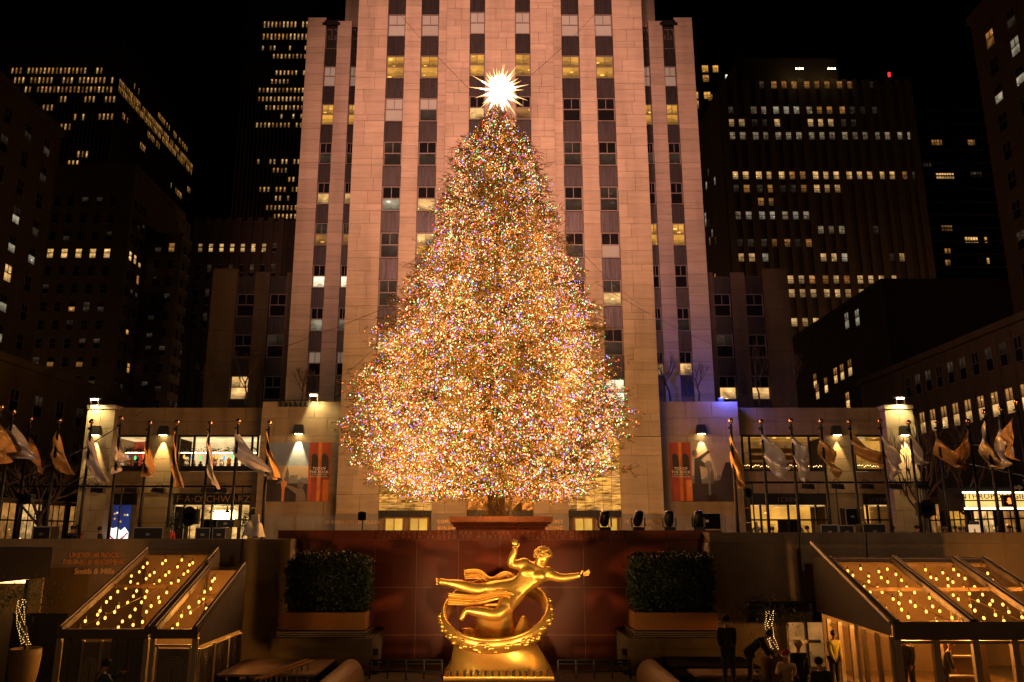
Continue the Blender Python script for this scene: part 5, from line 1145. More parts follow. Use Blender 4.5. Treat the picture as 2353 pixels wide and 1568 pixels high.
for i, (u, v, c, B_, C_f, D_f) in enumerate(FL):
    k = (784 - v) / FOC; tel = math.tan(math.atan(k) + PITCH); Y = 5.24 / tel; p = P(u, v, Y)
    j = i if i < 11 else i - 11; side = 'left' if i < 11 else 'right'
    word = 'gold' if c == 'g' else 'silver'
    o = thing('flagpole', '%s flagpole from the left in the %s row, flying a %s flag' % (ORD[j], side, word), 'flagpole', (p.x, Y, 0), 'flagpoles with plain gold and silver flags')
    pm = MB(); pm.tube([(p.x, Y, 0), (p.x, Y, 2.5), (p.x, Y, p.z - .16)], [.085, .075, .05], 10); pm.build('pole', M['dark'], o, True)
    fm = MB(); fm.ball(p, .125, 12, 8); fm.tube([(p.x, Y, p.z - .26), (p.x, Y, p.z - .1)], .03, 8); fm.build('finial', M['finial'], o, True)
    MB().box(p.x - .14, p.x + .06, Y - .06, Y + .06, p.z - .40, p.z - .30).build('truck', M['dark'], o)
    sc = Y / FOC * 1.0; A = Vector((p.x - .09, Y, p.z - .42)); B = A + Vector((B_[0]*sc, 0, -B_[1]*sc)); Cc = A + Vector((C_f[0]*sc, .25, -C_f[1]*sc)); D = A + Vector((D_f[0]*sc, -.2, -D_f[1]*sc))
    n1, n2 = 14, 30; vs_ = []; rnd = random.Random(i); ph = rnd.uniform(0, 6); ph2 = rnd.uniform(0, 6); fr = rnd.uniform(2.2, 3.4)
    for a in range(n1 + 1):
        s_ = a / n1
        for b in range(n2 + 1):
            t = b / n2; q_ = (A.lerp(B, s_)).lerp(Cc.lerp(D, s_), t)
            sag = math.sin(t * math.pi) * .16; am = .05 + .17 * t
            w = math.sin(s_ * fr * 3.1 + t * 4.2 + ph) * am + math.sin(s_ * 11 - t * 9 + ph2) * .045 * t
            vs_.append(q_ + Vector((math.sin(t*7 + ph2 + s_*3) * .05 * t, w * 1.7, -sag * (.4 + .6*s_) + math.sin(s_*6 + t*8 + ph) * .035 * t)))
    m2 = n2 + 1; f = MB(); f.add(vs_, [(a*m2+b, a*m2+b+1, (a+1)*m2+b+1, (a+1)*m2+b) for a in range(n1) for b in range(n2)])
    f.build('flag', M['fgold' if c == 'g' else 'fsilver'], o, True)

# ------------------------------------------------------------------ lighting rails behind the poles
def rail(u0, u1, v, Y, lab, fx):
    a, b = P(u0, v, Y), P(u1, v, Y); o = thing('lighting_rail', lab, 'lighting rail', (a.x, Y, 0)); MB().tube([a, b], .05, 8).build('pipe', M['dark'], o)
    for x in (a.x + .5, (a.x + b.x) / 2, b.x - .5): MB().tube([(x, Y + .06, 0), (x, Y + .06, a.z)], .04, 8).build('post', M['dark'], o)
    for u in fx:
        c = P(u, v, Y); t = MB(); t.hexa([(c.x-.34, Y-.25, c.z-.30), (c.x+.34, Y-.25, c.z-.36), (c.x+.34, Y+.1, c.z-.36), (c.x-.34, Y+.1, c.z-.30), (c.x-.30, Y-.2, c.z-.08), (c.x+.30, Y-.2, c.z-.10), (c.x+.30, Y+.1, c.z-.10), (c.x-.30, Y+.1, c.z-.08)]); t.tube([(c.x-.22, Y, c.z-.08), (c.x-.1, Y, c.z+.14), (c.x+.12, Y, c.z+.12), (c.x+.2, Y, c.z-.08)], .02, 6); t.build('wash_light', M['dark'], o)
rail(-20, 580, 1118, 42.5, 'black pipe rail with wash lights behind the left flagpoles', (228, 305, 367, 480, 510)); rail(1706, 2135, 1109, 42.5, 'black pipe rail with wash lights behind the right flagpoles', (1853, 1921, 1989, 2052, 2115))

# ------------------------------------------------------------------ bare trees
def bare_tree(name, lab, base, h, spread, seed, group=None, r0=.1, lev=4):
    rnd = random.Random(seed); o = thing(name, lab, 'tree', base, group); base = Vector(base); t = MB(); c = MB(); top = base + Vector((rnd.uniform(-.1, .1)*h, 0, h*.38)); t.tube([base, base.lerp(top, .5) + Vector((.03*h, 0, 0)), top], [r0, r0*.8, r0*.65], 8); t.build('trunk', M['bark'], o, True)
    def grow(p, d, ln, r_, l):
        e = p + d * ln; m_ = p.lerp(e, .5) + Vector((rnd.uniform(-.06, .06), rnd.uniform(-.06, .06), rnd.uniform(0, .06))) * ln; c.tube([p, m_, e], [r_, r_*.8, r_*.6], 5 if l > 1 else 3)
        if l <= 0: return
        for q_ in range(rnd.choice((2, 3, 3))):
            nd = (d + Vector((rnd.uniform(-1, 1)*spread, rnd.uniform(-.8, .8)*spread, rnd.uniform(-.15, .7)))).normalized(); grow(p.lerp(e, rnd.uniform(.55, 1)), nd, ln * rnd.uniform(.6, .82), r_*.58, l - 1)
    for q_ in range(5): a = q_ * 1.26 + rnd.random(); grow(top.lerp(base, .35 * (q_ % 3) / 3), Vector((math.cos(a)*spread, math.sin(a)*spread*.7, .9)).normalized(), h*.26, r0*.5, lev)
    c.build('crown', M['bark'], o); return o
for k, (u, vb, vt_, Y, lab) in enumerate(((483, 930, 830, 70, 'bare young tree on the left roof terrace, furthest left'), (562, 930, 800, 70, 'bare slim tree on the left roof terrace before the stone pier'), (692, 925, 840, 64.5, 'bare small tree on the left roof close to the floodlight'), (1541, 922, 805, 64.5, 'bare small tree on the right roof close to the tower shoulder'), (1606, 922, 830, 64.5, 'bare small tree beside the blue spotlight on the right roof'), (1745, 932, 790, 70, 'bare slim tree on the right roof terrace before the dim office wing'), (1817, 932, 810, 70, 'bare tree on the right roof terrace, furthest right'))):
    b = P(u, vb, Y); bare_tree('roof_tree', lab, b, P(u, vt_, Y).z - b.z, .55, 40 + k, 'bare trees on the shop roofs', .09)
bare_tree('street_tree', 'black bare tree in front of the lit shops at far left', (P(105, 1200, 50).x, 50, 0), 6.4, .85, 91, r0=.2); bare_tree('street_tree', 'black bare tree in front of the right end pier', (P(2100, 1200, 52).x, 52, 0), 8.5, .6, 93, r0=.16); bare_tree('street_tree', 'black bare tree on the pavement right of the marquee flags', (P(2205, 1200, 54).x, 54, 0), 9.0, .7, 95, r0=.16)

# ------------------------------------------------------------------ guy wires of the tree
for a, b, lab in (((1088, 215, 41), (884, -10, 59.4), 'thin guy wire from the star up to the left of the tower'), ((1195, 195, 41), (1378, 20, 59.4), 'thin guy wire from the star up to the right of the tower'), ((1375, 655, 40), (1660, 800, 66), 'thin guy wire from the right side of the tree towards the right roof'), ((1318, 560, 41), (1470, 700, 59.4), 'short guy wire on the right side of the tree against the tower'), ((930, 690, 40), (500, 845, 66), 'thin guy wire from the left side of the tree towards the left roof'), ((860, 800, 40), (770, 870, 59.4), 'short guy wire on the lower left side of the tree')):
    p0, p1 = P(*a), P(*b); mid = p0.lerp(p1, .5) - Vector((0, 0, .25)); tag(MB().tube([p0, p0.lerp(mid, .5) - Vector((0, 0, .05)), mid, p1.lerp(mid, .5) - Vector((0, 0, .05)), p1], .014, 4).build('guy_wire', M['wire']), lab, 'cable', 'guy wires of the tree')
for a, b, lab in (((-10, 1130, 38), (330, 945, 55), 'dark cable sagging in front of the left end pier'), ((2080, 1020, 70), (2360, 1095, 45), 'dark cable crossing the right street windows')):
    p0, p1 = P(*a), P(*b); tag(MB().tube([p0, p0.lerp(p1, .5) - Vector((0, 0, .3)), p1], .03, 5).build('cable', M['wire']), lab, 'cable')

# ------------------------------------------------------------------ tents
M['vinyl'] = bpy.data.materials.new('clear_vinyl'); M['vinyl'].use_nodes = True; nt = M['vinyl'].node_tree; nt.nodes.clear()
out = nt.nodes.new('ShaderNodeOutputMaterial'); tr = nt.nodes.new('ShaderNodeBsdfTransparent'); tr.inputs[0].default_value = (.92, .86, .78, 1); gl = nt.nodes.new('ShaderNodeBsdfPrincipled'); gl.inputs['Base Color'].default_value = (.35, .28, .2, 1); gl.inputs['Roughness'].default_value = .25
mx = nt.nodes.new('ShaderNodeMixShader'); nz = nt.nodes.new('ShaderNodeTexNoise'); nz.inputs['Scale'].default_value = 1.4; mr_ = nt.nodes.new('ShaderNodeMapRange'); mr_.inputs[3].default_value = .02; mr_.inputs[4].default_value = .16; nt.links.new(nz.outputs[0], mr_.inputs[0]); nt.links.new(mr_.outputs[0], mx.inputs[0]); nt.links.new(tr.outputs[0], mx.inputs[1]); nt.links.new(gl.outputs[0], mx.inputs[2]); nt.links.new(mx.outputs[0], out.inputs[0])
M['tbulb'] = emi('tent_bulb', (1.0, .44, .085), 7.0); M['curtain'] = mat('grey_curtain', (.10, .085, .09), .8, var=.1, vs_=3); M['panelg'] = mat('tent_panel', (.13, .105, .07), .6, var=.1, vs_=2); M['tan'] = mat('tent_lining', (.16, .105, .055), .7, var=.15, vs_=1)
M['archline'] = mat('arch_line', (.42, .36, .28), .6); M['pglass'] = M['vinyl'].copy(); M['pglass'].name = 'tent_glass'; M['pglass'].node_tree.nodes['Principled BSDF'].inputs['Roughness'].default_value = .08
_bm = MB().ball((0, 0, 0), .040, 8, 6, sc=(1, 1, 1.3)).mesh('bulb', M['tbulb'], True); _cm = MB().tube([(0, 0, .06), (0, 0, .16)], .02, 6).mesh('socket', M['dark'])
def bulb_at(parent, p): 
    o = reg(bpy.data.objects.new('bulb', _bm), T(p), parent); reg(bpy.data.objects.new('socket', _cm), T(p), o)
def bay(parent, x0, x1, ye, yt, ze, zt, nx, ny, seed, skip=0):
    """one roof bay: clear vinyl sheet sloping from the eave up to the back, with hanging bulbs below"""
    d = Vector((0, yt - ye, zt - ze)); nrm = Vector((0, -d.z, d.y)).normalized()
    MB().slab([(x0 + .12, ye, ze), (x1 - .12, ye, ze), (x1 - .12, yt, zt), (x0 + .12, yt, zt)], nrm * .012).build('roof_sheet', M['vinyl'], parent)
    for x in (x0, x1):
        a, b = Vector((x, ye - .15, ze - .05)), Vector((x, yt + .1, zt + .035)); MB().hexa([a + Vector((-.09, 0, -.12)), a + Vector((.09, 0, -.12)), b + Vector((.09, 0, -.12)), b + Vector((-.09, 0, -.12)), a + Vector((-.09, 0, .1)), a + Vector((.09, 0, .1)), b + Vector((.09, 0, .1)), b + Vector((-.09, 0, .1))]).build('rafter', M['canvas'], parent)
        MB().tube([a + Vector((.03, 0, .13)), b + Vector((.03, 0, .13))], .022, 6).build('keder_rail', M['alum'], parent)
    for f in (0.02, .55, .98): MB().box(x0 + .1, x1 - .1, ye + (yt-ye)*f - .05, ye + (yt-ye)*f + .05, ze + (zt-ze)*f - .18, ze + (zt-ze)*f - .06).build('purlin', M['tan'], parent)
    pa, pb = Vector((x0 + .1, ye + .1, ze - .2)), Vector((x1 - .1, ye + (yt-ye)*.9, ze + (zt-ze)*.9 - .2)); MB().tube([pa, pb], .012, 5).build('brace_cable', M['tan'], parent); MB().tube([Vector((pb.x, pa.y, pa.z)), Vector((pa.x, pb.y, pb.z))], .012, 5).build('brace_cable', M['tan'], parent)
    rnd = random.Random(seed)
    for j in range(ny):
        for i in range(nx):
            f = (j + .35 + .3*(i % 2) + rnd.uniform(-.18, .18)) / ny; x = x0 + (x1-x0)*(i + .6 + rnd.uniform(-.2, .2)) / nx; bulb_at(parent, (x, ye + (yt-ye)*f, ze + (zt-ze)*f - .20 - .12*rnd.random()))
def arch_panel(parent, MT, w, h):
    p = reg(bpy.data.objects.new('wall_panel', MB().box(-w/2, w/2, 0, .04, 0, h).mesh('wall_panel', M['panelg'])), MT, parent); b = MB()
    for k in range(5):
        r_ = w*.42*(1 - k*.19); pts = [(-r_, -.012, 0)] + [(-r_*math.cos(t), -.012, h*.62 + r_*math.sin(t)) for t in [math.pi*q_/14 for q_ in range(15)]] + [(r_, -.012, 0)]
        b.tube(pts, .009, 4)
    reg(bpy.data.objects.new('arch_lines', b.mesh('arch_lines', M['archline'])), MT, p)
    for x in (-w/2 - .03, w/2 + .03): reg(bpy.data.objects.new('stile', MB().box(x - .035, x + .035, -.03, .06, 0, h + .05).mesh('stile', M['alum'])), MT, p)
# left tent
ye = 26.1; ze = Zat(1444, ye); X0, X1, X2, X3 = Xat(142, 1444, ye), Xat(343, 1444, ye), Xat(349, 1444, ye), Xat(452, 1444, ye); zt1, zt2 = Zat(1269, 31.6), Zat(1304.5, 30.3)
lt = thing('clear_roof_tent', 'left tent with a clear sloping roof, two bays of hanging bulbs and grey curtains', 'tent', ((X0 + X3) / 2, 29, FLOOR))
bay(lt, X0, X1, ye, 31.6, ze, zt1, 5, 14, 1); bay(lt, X2 + .12, X3, ye, 30.3, ze, zt2, 2, 12, 2)
zb = Zat(1467, ye)
MB().box(X0 - .05, X1 + .03, ye - .12, ye - .02, zb, ze - .02).build('fascia', M['canvas'], lt); MB().box(X2 + .02, X3 + .06, ye - .12, ye - .02, zb, ze - .02).build('fascia', M['canvas'], lt)
for x in (X0, X1 - .02, X2 + .1, X3): ubox(lt, 'post', 'alum', x - .07, x + .07, ye - .1, ye + .05, FLOOR, zb - .003)
MB().slab([(X3 + .1, ye, ze - .5), (X3 + .1, 30.3, ze - .5), (X3 + .1, 30.3, zt2 + .02), (X3 + .1, ye, ze + .02)], (.02, 0, 0)).build('gable_canvas', M['canvas'], lt)
MB().slab([(X1 + .13, 30.32, -2), (X1 + .13, 31.6, -2), (X1 + .13, 31.6, zt1), (X1 + .13, 30.32, zt2 + .25)], (.02, 0, 0)).build('gable_canvas', M['canvas'], lt)
MB().box(X0, X1, 31.8, 31.85, FLOOR, zt1 - .2).build('back_lining', M['tan'], lt); MB().box(X2, X3, 30.5, 30.55, FLOOR, zt2 - .2).build('back_lining', M['tan'], lt)
MB().box(X0, X3, ye, 31.7, FLOOR + .004, FLOOR + .03).build('deck', M['tan'], lt)
cu = MB(); n = 60
def curtain(x0, x1, y, z0, z1, nm='curtain'):
    b = MB(); n = int((x1 - x0) / .05); pts = [(x0 + (x1-x0)*k/n, y + .06*math.sin(k*.95) + .03*math.sin(k*.37)) for k in range(n + 1)]
    b.add([(x, yy, z0) for x, yy in pts] + [(x, yy, z1) for x, yy in pts], [(k, k+1, n+2+k, n+1+k) for k in range(n)]); o = b.build(nm, M['curtain'], lt, True); return o
w1 = X1 - X0; curtain(X0 + .1, X0 + w1*.24, ye + .05, FLOOR, zb); curtain(X0 + w1*.58, X1 - .1, ye + .05, FLOOR, zb)
arch_panel(lt, T(X0 + w1*.35, ye + .12, FLOOR), w1*.19, zb - FLOOR - .12); MB().box(X0 + w1*.45, X0 + w1*.58, ye + .14, ye + .18, FLOOR, zb - .1).build('inner_panel', M['panelg'], lt)
arch_panel(lt, T((X2 + X3) / 2 + .05, ye, FLOOR), X3 - X2 - .45, zb - FLOOR - .3); ubox(lt, 'rail', 'alum', X2 + .15, X3 - .1, ye - .06, ye + .02, zb - .24, zb - .18)
for k in range(3): arch_panel(lt, facing('R', X3 + .1) @ T(ye + .75 + 1.4*k, 0, FLOOR), 1.2, ze - .65 - FLOOR)
# right tent
ye = 26.0; ze = Zat(1428, ye); yt = 30.5; zt1 = Zat(1289, yt); XA = [Xat(2055, 1428, ye), Xat(2232, 1428, ye), Xat(2400, 1428, ye)]; XD = Xat(2480, 1428, ye)
rt = thing('clear_roof_tent', 'right tent with a clear glowing roof of hanging bulbs and glazed walls', 'tent', (XA[1], 28.5, FLOOR))
for k in range(2): bay(rt, XA[k] + (.05 if k else 0), XA[k+1] - .05, ye, yt, ze, zt1, 4, 10, 5 + k)
bay(rt, XA[2] + .06, XD, ye, yt, ze, zt1, 1, 7, 9)
zb = Zat(1470, ye); MB().box(XA[0] - .1, XD + .1, ye - .16, ye - .04, zb, ze + .0).build('fascia', M['canvas'], rt)
MB().box(XA[0], XD, yt + .11, yt + 1.4, zt1 - .05, zt1 + .1).build('ridge_cover', M['canvas'], rt)
MB().slab([(XA[0] - .12, ye, zb + .1), (XA[0] - .12, yt + 1.4, zb + .25), (XA[0] - .12, yt + 1.4, zt1 + .1), (XA[0] - .12, yt, zt1 + .05), (XA[0] - .12, ye, ze)], (-.03, 0, 0)).build('gable_canvas', M['canvas'], rt)
a, b = Vector((XA[0] - .2, ye - .2, ze - .02)), Vector((XA[0] - .2, yt + 1.2, zt1 + .62)); MB().tube([a, b], .075, 6).build('gable_rail', M['alum'], rt)
MB().box(XA[0], XD, yt + 1.3, yt + 1.35, FLOOR, zt1 - .1).build('back_lining', M['tan'], rt); MB().box(XA[0], XD, ye, yt + 1.3, FLOOR + .004, FLOOR + .03).build('deck', M['tan'], rt)
for k, u in enumerate((2062, 2150, 2241, 2331)):
    x = Xat(u, 1500, ye); ubox(rt, 'post', 'alum', x - .1, x + .1, ye - .12, ye + .05, FLOOR, zb - .003)
    x2 = Xat(u + 90, 1500, ye); MB().box(x + .12, x2 - .12, ye - .05, ye - .03, FLOOR + .3, zb - .12).build('glazing', M['pglass'], rt); ubox(rt, 'rail', 'alum', x + .11, x2 - .11, ye - .1, ye + .02, zb - .11, zb - .02)
MTl = facing('L', XA[0] - .1)
for k in range(6):
    y = ye + .05 + .98*k; ubox(rt, 'side_post', 'alum', -y - .05, -y + .05, -.08, .06, FLOOR, zb + .09, MTl); 
    if k < 5: reg(bpy.data.objects.new('side_glazing', MB().box(-y - .92, -y - .06, -.02, 0, FLOOR + .25, zb).mesh('side_glazing', M['pglass'])), MTl, rt)
ubox(rt, 'door', 'alum', -(ye + 2.0), -(ye + 1.9), -.3, -.22, FLOOR, FLOOR + 2.1, MTl)
# furniture and shelves inside the right tent
cb = thing('shelf_cabinet', 'tan cabinet with open shelves inside the right tent', 'cabinet', P(2203, 1568, 28.0)); x = Xat(2203, 1520, 28)
MB().box(x - .5, x + .9, 27.9, 28.6, FLOOR + .03, -1.35).build('carcass', M['tan'], cb)
for k in range(3): ubox(cb, 'shelf', 'white', x - .48, x + .3, 27.7, 27.9, -3.0 + .6*k, -2.95 + .6*k)
for _i in range(3): lamp('interior_glow', 'POINT', (XA[0] + 1.3 + 2.2*_i, 28.0, -1.2), (1, .42, .075), 620, None, rt, size=.3)
for _x, _y in (((X0 + X1)/2, 29), ((X2 + X3)/2, 28.4)): lamp('interior_glow', 'POINT', (_x, _y, -1.1), (1, .42, .075), 330, None, lt, size=.3)

# ------------------------------------------------------------------ signs on the left wall
ws = thing('wall_sign', 'amber lettering for dining and shopping on the left retaining wall', 'sign', P(215, 1320, 33.1)); c = P(216, 1283, 33.15)
M['amberlet'] = emi('amber_letters', (1.0, .30, .05), .035, base=(.25, .09, .03)); M['amberlet2'] = emi('amber_letters_bright', (1.0, .38, .08), .09, base=(.3, .12, .04))
for tx_, v, s_, m_ in (('UNDER 30 ROCK', 1281, .26, 'amberlet'), ('DINING & SHOPPING', 1297, .26, 'amberlet'), ('Smith & Mills', 1319, .30, 'amberlet2')):
    p = P(216, v, 33.14); text('lettering', tx_, s_ * 1.02, p, m_, ws, ext=.02, bold=.012 if m_ == 'amberlet' else .006, sx=.98)

# ------------------------------------------------------------------ people
M['coat_dark'] = mat('dark_coat', (.014, .013, .014), .85); M['jeans'] = mat('dark_trousers', (.02, .022, .03), .85); M['coat_blue'] = mat('blue_jacket', (.02, .06, .14), .7); M['cream'] = mat('cream_jumper', (.50, .38, .28), .8); M['santa'] = mat('red_felt', (.35, .015, .01), .8); M['hivis'] = mat('yellow_jacket', (.34, .30, .03), .6); M['redcoat'] = mat('red_coat', (.30, .02, .015), .7); M['hair'] = mat('dark_hair', (.02, .014, .01), .6); M['palecoat'] = mat('pale_coat', (.36, .27, .17), .8)
def person(lab, loc, h=1.75, yaw=0.0, lean=0.0, arms=((.18, .1), (-.18, .1)), coat='coat_dark', pants='jeans', hat=None, crouch=0.0, hair=True):
    """yaw: 0 faces the viewer; lean: forward bend of the trunk in radians; arms: (sideways, forward) swing of each arm"""
    o = thing('person', lab, 'person', loc); k = h / 1.75; Mx = T(loc) @ RZ(yaw)
    def w(x, y, z): return Mx @ Vector((x*k, y*k, z*k))
    hipz = .92 * (1 - .45*crouch)
    def tr(x, s_, y=0.0):      # along the trunk: s_ metres above the hips, bent forward (towards -y)
        return w(x, -s_*math.sin(lean) + y*math.cos(lean), hipz + s_*math.cos(lean) + y*math.sin(lean))
    kn = .47*(1 - .2*crouch); kf = -.42*crouch
    legs = [[(tr(0, .02), .13*k), (w(s_*.1, 0, hipz - .06), .105*k), (w(s_*.11, kf, kn), .075*k), (w(s_*.12, .02, .09), .05*k), (w(s_*.13, -.14, .05), (.05*k, .04*k))] for s_ in (-1, 1)]
    hands = []; al = []
    for s_, (sw, fw) in zip((-1, 1), arms):
        sh = tr(s_*.2, .5); e = Mx.to_3x3() @ Vector((s_*.06 + sw*.28, -.28*math.sin(fw), -.28*math.cos(fw)))*k + sh; hd = Mx.to_3x3() @ Vector((sw*.26, -.27*math.sin(fw*1.5 + .25), -.27*math.cos(fw*1.5 + .25)))*k + e
        al.append([(tr(0, .46), .12*k), (sh, .075*k), (e, .058*k), (hd, .042*k)]); hands.append((e, hd))
    bodyc = [[(tr(0, 0), .12*k), (tr(0, .25), .13*k), (tr(0, .46), .115*k), (tr(0, .58), .055*k), (tr(0, .66, -.01), .05*k), (tr(0, .72, -.02), .082*k), (tr(0, .80, -.02), .09*k), (tr(0, .86, -.01), .06*k)]] + legs + [a + [(a[-1][0] + (a[-1][0]-a[-2][0]).normalized()*.08*k, .035*k)] for a in al]
    bd = skin('body', bodyc, 'skin', o, 1)
    cs = 1.16
    skin('coat', [[(tr(0, -.16), .165*k), (tr(0, .05), .15*k), (tr(0, .25), .155*k), (tr(0, .46), .14*k), (tr(0, .56), .075*k)]] + [[(p_, r_*cs + .012) for p_, r_ in a] for a in al], coat, o, 1)
    skin('trousers', [[(p_, (r_*cs if not isinstance(r_, tuple) else r_[0]*cs)) for p_, r_ in l[:4]] for l in legs], pants, o, 1)
    for l in legs: a_, b_ = l[3][0], l[4][0]; sh = MB(); sh.ball(a_.lerp(b_, .6) - Vector((0, 0, .02*k)), .09*k, 8, 6, sc=(.7, 1.4, .6)); sh.build('shoe', M['coat_dark'], o, True)
    hc = tr(0, .78, -.02)
    fd = (Mx.to_3x3() @ Vector((0, -math.cos(lean), -math.sin(lean)))); up_ = (tr(0, 1) - tr(0, 0)).normalized()
    nsx = Mx.to_3x3() @ Vector((1, 0, 0)); fc = MB(); fc.ball(hc + fd*.10*k - up_*.02*k, .018*k, 6, 5, sc=(.8, .8, 1.3)); fc.ball(hc + fd*.085*k + nsx*.032*k + up_*.01, .012*k, 6, 4); fc.ball(hc + fd*.085*k - nsx*.032*k + up_*.01, .012*k, 6, 4); fc.ball(hc + nsx*.09*k, .02*k, 6, 4, sc=(.5, 1, 1.4)); fc.ball(hc - nsx*.09*k, .02*k, 6, 4, sc=(.5, 1, 1.4)); fc.build('face', M['skin'], bd, True)
    for e, hd in hands:        # five short fingers on each hand
        d = (hd - e).normalized(); s1 = d.cross(Vector((0, 0, 1)) if abs(d.z) < .9 else Vector((1, 0, 0))).normalized(); tip = hd + d*.07*k
        for q_ in range(4): f = MB(); p0 = tip + s1*(q_ - 1.5)*.017*k; ln = (.055, .065, .062, .048)[q_]*k; f.tube([p0, p0 + d*ln*.55, p0 + (d*.9 + fd*.35)*ln], [.0085*k, .0085*k, .006*k], 5); f.build('finger', M['skin'], bd)
        f = MB(); p0 = hd + s1*.03*k; f.tube([p0, p0 + (d*.6 + s1*.7)*.05*k], [.011*k, .008*k], 5); f.build('thumb', M['skin'], bd)
    if hat == 'santa':
        b = MB(); b.tube([hc + up_*.03*k, hc + up_*.12*k, hc + up_*.17*k + nsx*.06*k, hc + up_*.12*k + nsx*.14*k], [.118*k, .10*k, .06*k, .02*k], 12); b.build('hat', M['santa'], o, True); b = MB(); b.tube([hc + up_*.015*k, hc + up_*.06*k], .128*k, 12); b.ball(hc + up_*.12*k + nsx*.15*k, .035*k, 8, 6); b.build('hat_trim', M['white'], o, True)
    elif hat: b = MB(); b.ball(hc + up_*.035*k, .118*k, 12, 8, sc=(1, 1, .95)); b.build('hat', M[hat], o, True)
    elif hair: b = MB(); b.ball(hc + up_*.03*k - fd*.018*k, .108*k, 12, 8); b.build('hair', M['hair'], o, True)
    return o
PF = -2.86
def at(u, vhead, hz): 
    k = (784 - vhead) / FOC; tel = math.tan(math.atan(k) + PITCH); Y = (hz - EYE) / tel; return P(u, vhead, Y)
def place(u, v, floor, h): p = at(u, v, floor + h); return (p.x, p.y, floor)
person('person in a dark coat standing with back turned on the right platform', place(1668, 1420, PF, 1.85), 1.85, R(170), .12, coat='coat_dark', hat='coat_dark')
person('person bending down beside the standing one on the right platform', tuple(Vector(place(1668, 1420, PF, 1.85)) + Vector((.62, -.1, 0))), 1.75, R(70), .85, ((.1, .5), (-.1, .2)), coat='coat_dark')
person('person in a red santa hat and cream jumper in front of the right tent', place(1806, 1500, FLOOR, 1.68), 1.68, R(-25), .25, ((.1, .9), (-.1, .9)), coat='cream', hat='santa')
person('person in a black coat and pale cap behind the one in the santa hat', place(1833, 1478, FLOOR, 1.82), 1.82, R(10), 0, coat='coat_dark', hat='cream')
person('hooded person in black seen from behind beside the glazed tent wall', place(1884, 1518, FLOOR, 1.75), 1.75, R(180), .1, coat='coat_dark', hat='coat_dark')
person('person in a blue jacket and black cap before the left tent curtains', place(232, 1522, FLOOR, 1.78), 1.78, R(140), .15, ((.1, .6), (-.6, 1.2)), coat='coat_blue', hat='coat_dark')
person('person in a yellow jacket inside the right tent', (Xat(1915, 1500, 29), 29, FLOOR + .03), 1.7, R(20), .1, coat='hivis')
person('guard in dark uniform inside the front window of the right tent', (Xat(2082, 1500, 27.2), 27.2, FLOOR + .03), 1.78, R(-40), .1, coat='coat_dark')
person('person in a pale cap at the cabinet inside the right tent', (Xat(2168, 1500, 27.3), 27.3, FLOOR + .03), 1.6, R(60), .3, coat='coat_dark', hat='palecoat')
person('person in black leaning over the right retaining wall', (Xat(1827, 1220, 35.2), 35.2, 0), 1.75, R(0), .95, ((.2, 1.1), (-.2, .9)), coat='coat_dark', hat='coat_dark')
person('seated technician in navy bent over a desk on the right terrace', (Xat(1478 + 222, 1215, 36.5), 36.5, 0), 1.72, R(60), .5, ((.1, .9), (-.1, .9)), coat='jeans', crouch=.35)
person('person in a red coat beside the boutique window', (Xat(1895, 1190, 58), 58, 0), 1.7, R(160), 0, coat='redcoat')
person('person in a pale coat behind the barrier near the exit sign', (Xat(2217, 1200, 44), 44, 0), 1.72, R(200), .1, coat='palecoat')
for k, (u, Y) in enumerate(((2168, 46), (2180, 45), (2192, 47), (2204, 46), (2300, 45), (2318, 44), (2335, 46))): person('dark-clothed passer-by behind the barriers, %s from the left' % ORD[k], (Xat(u, 1200, Y), Y, 0), 1.72 + .03*(k % 3), R(60*k), .05, coat=('coat_dark', 'jeans', 'coat_blue')[k % 3])

for k, (u, Y) in enumerate(((95, 38.5), (168, 39), (182, 40), (236, 41), (330, 43), (392, 44))): person('dark figure standing on the left terrace, %s from the left' % ORD[k], (Xat(u, 1200, Y), Y, 0), 1.70 + .04*(k % 3), R(150 + 47*k), .1, coat=('coat_dark', 'jeans', 'redcoat')[k % 3], hat=('coat_dark' if k % 2 else None))
for k, (u, Y) in enumerate(((1776, 44), (1858, 42), (1912, 45), (1968, 47), (2046, 43), (2104, 42))): person('dark figure standing on the right terrace before the boutique, %s from the left' % ORD[k], (Xat(u, 1200, Y), Y, 0), 1.72 + .03*(k % 3), R(200 + 61*k), .1, coat=('coat_dark', 'coat_blue', 'jeans')[k % 3], hat=('coat_dark' if k % 2 else None))
# ------------------------------------------------------------------ stage equipment on the upper terrace
def moving_head(u, Y, z0, tilt, lab):
    x = Xat(u, 1195, Y); o = thing('moving_head_light', lab, 'stage light', (x, Y, z0), 'moving head lights on the red wall'); MB().box(x - .24, x + .24, Y - .2, Y + .2, z0, z0 + .13).build('base', M['dark'], o)
    for s_ in (-1, 1): MB().slab([(x + s_*.25, Y - .1, z0 + .14), (x + s_*.25, Y + .1, z0 + .14), (x + s_*.25, Y + .07, z0 + .52), (x + s_*.25, Y - .07, z0 + .52)], (s_*.05, 0, 0)).build('yoke_arm', M['dark'], o)
    c = Vector((x, Y, z0 + .45)); d = Vector((math.sin(tilt)*.5, -.35, math.cos(tilt))).normalized(); b = MB(); b.tube([c - d*.28, c - d*.1, c + d*.22, c + d*.34], [.13, .2, .2, .17], 14); b.build('head', M['dark'], o, True); MB().tube([c + d*.341, c + d*.36], .15, 14).build('lens', M['glass'], o, True)
for u, t, w in ((1389, .1, 'furthest left'), (1466, .35, 'second from the left'), (1537, -.1, 'third from the left'), (1604, .05, 'furthest right, before a black screen')): moving_head(u, 35.0, 1.6, t, 'black moving head stage light on the red wall, ' + w)
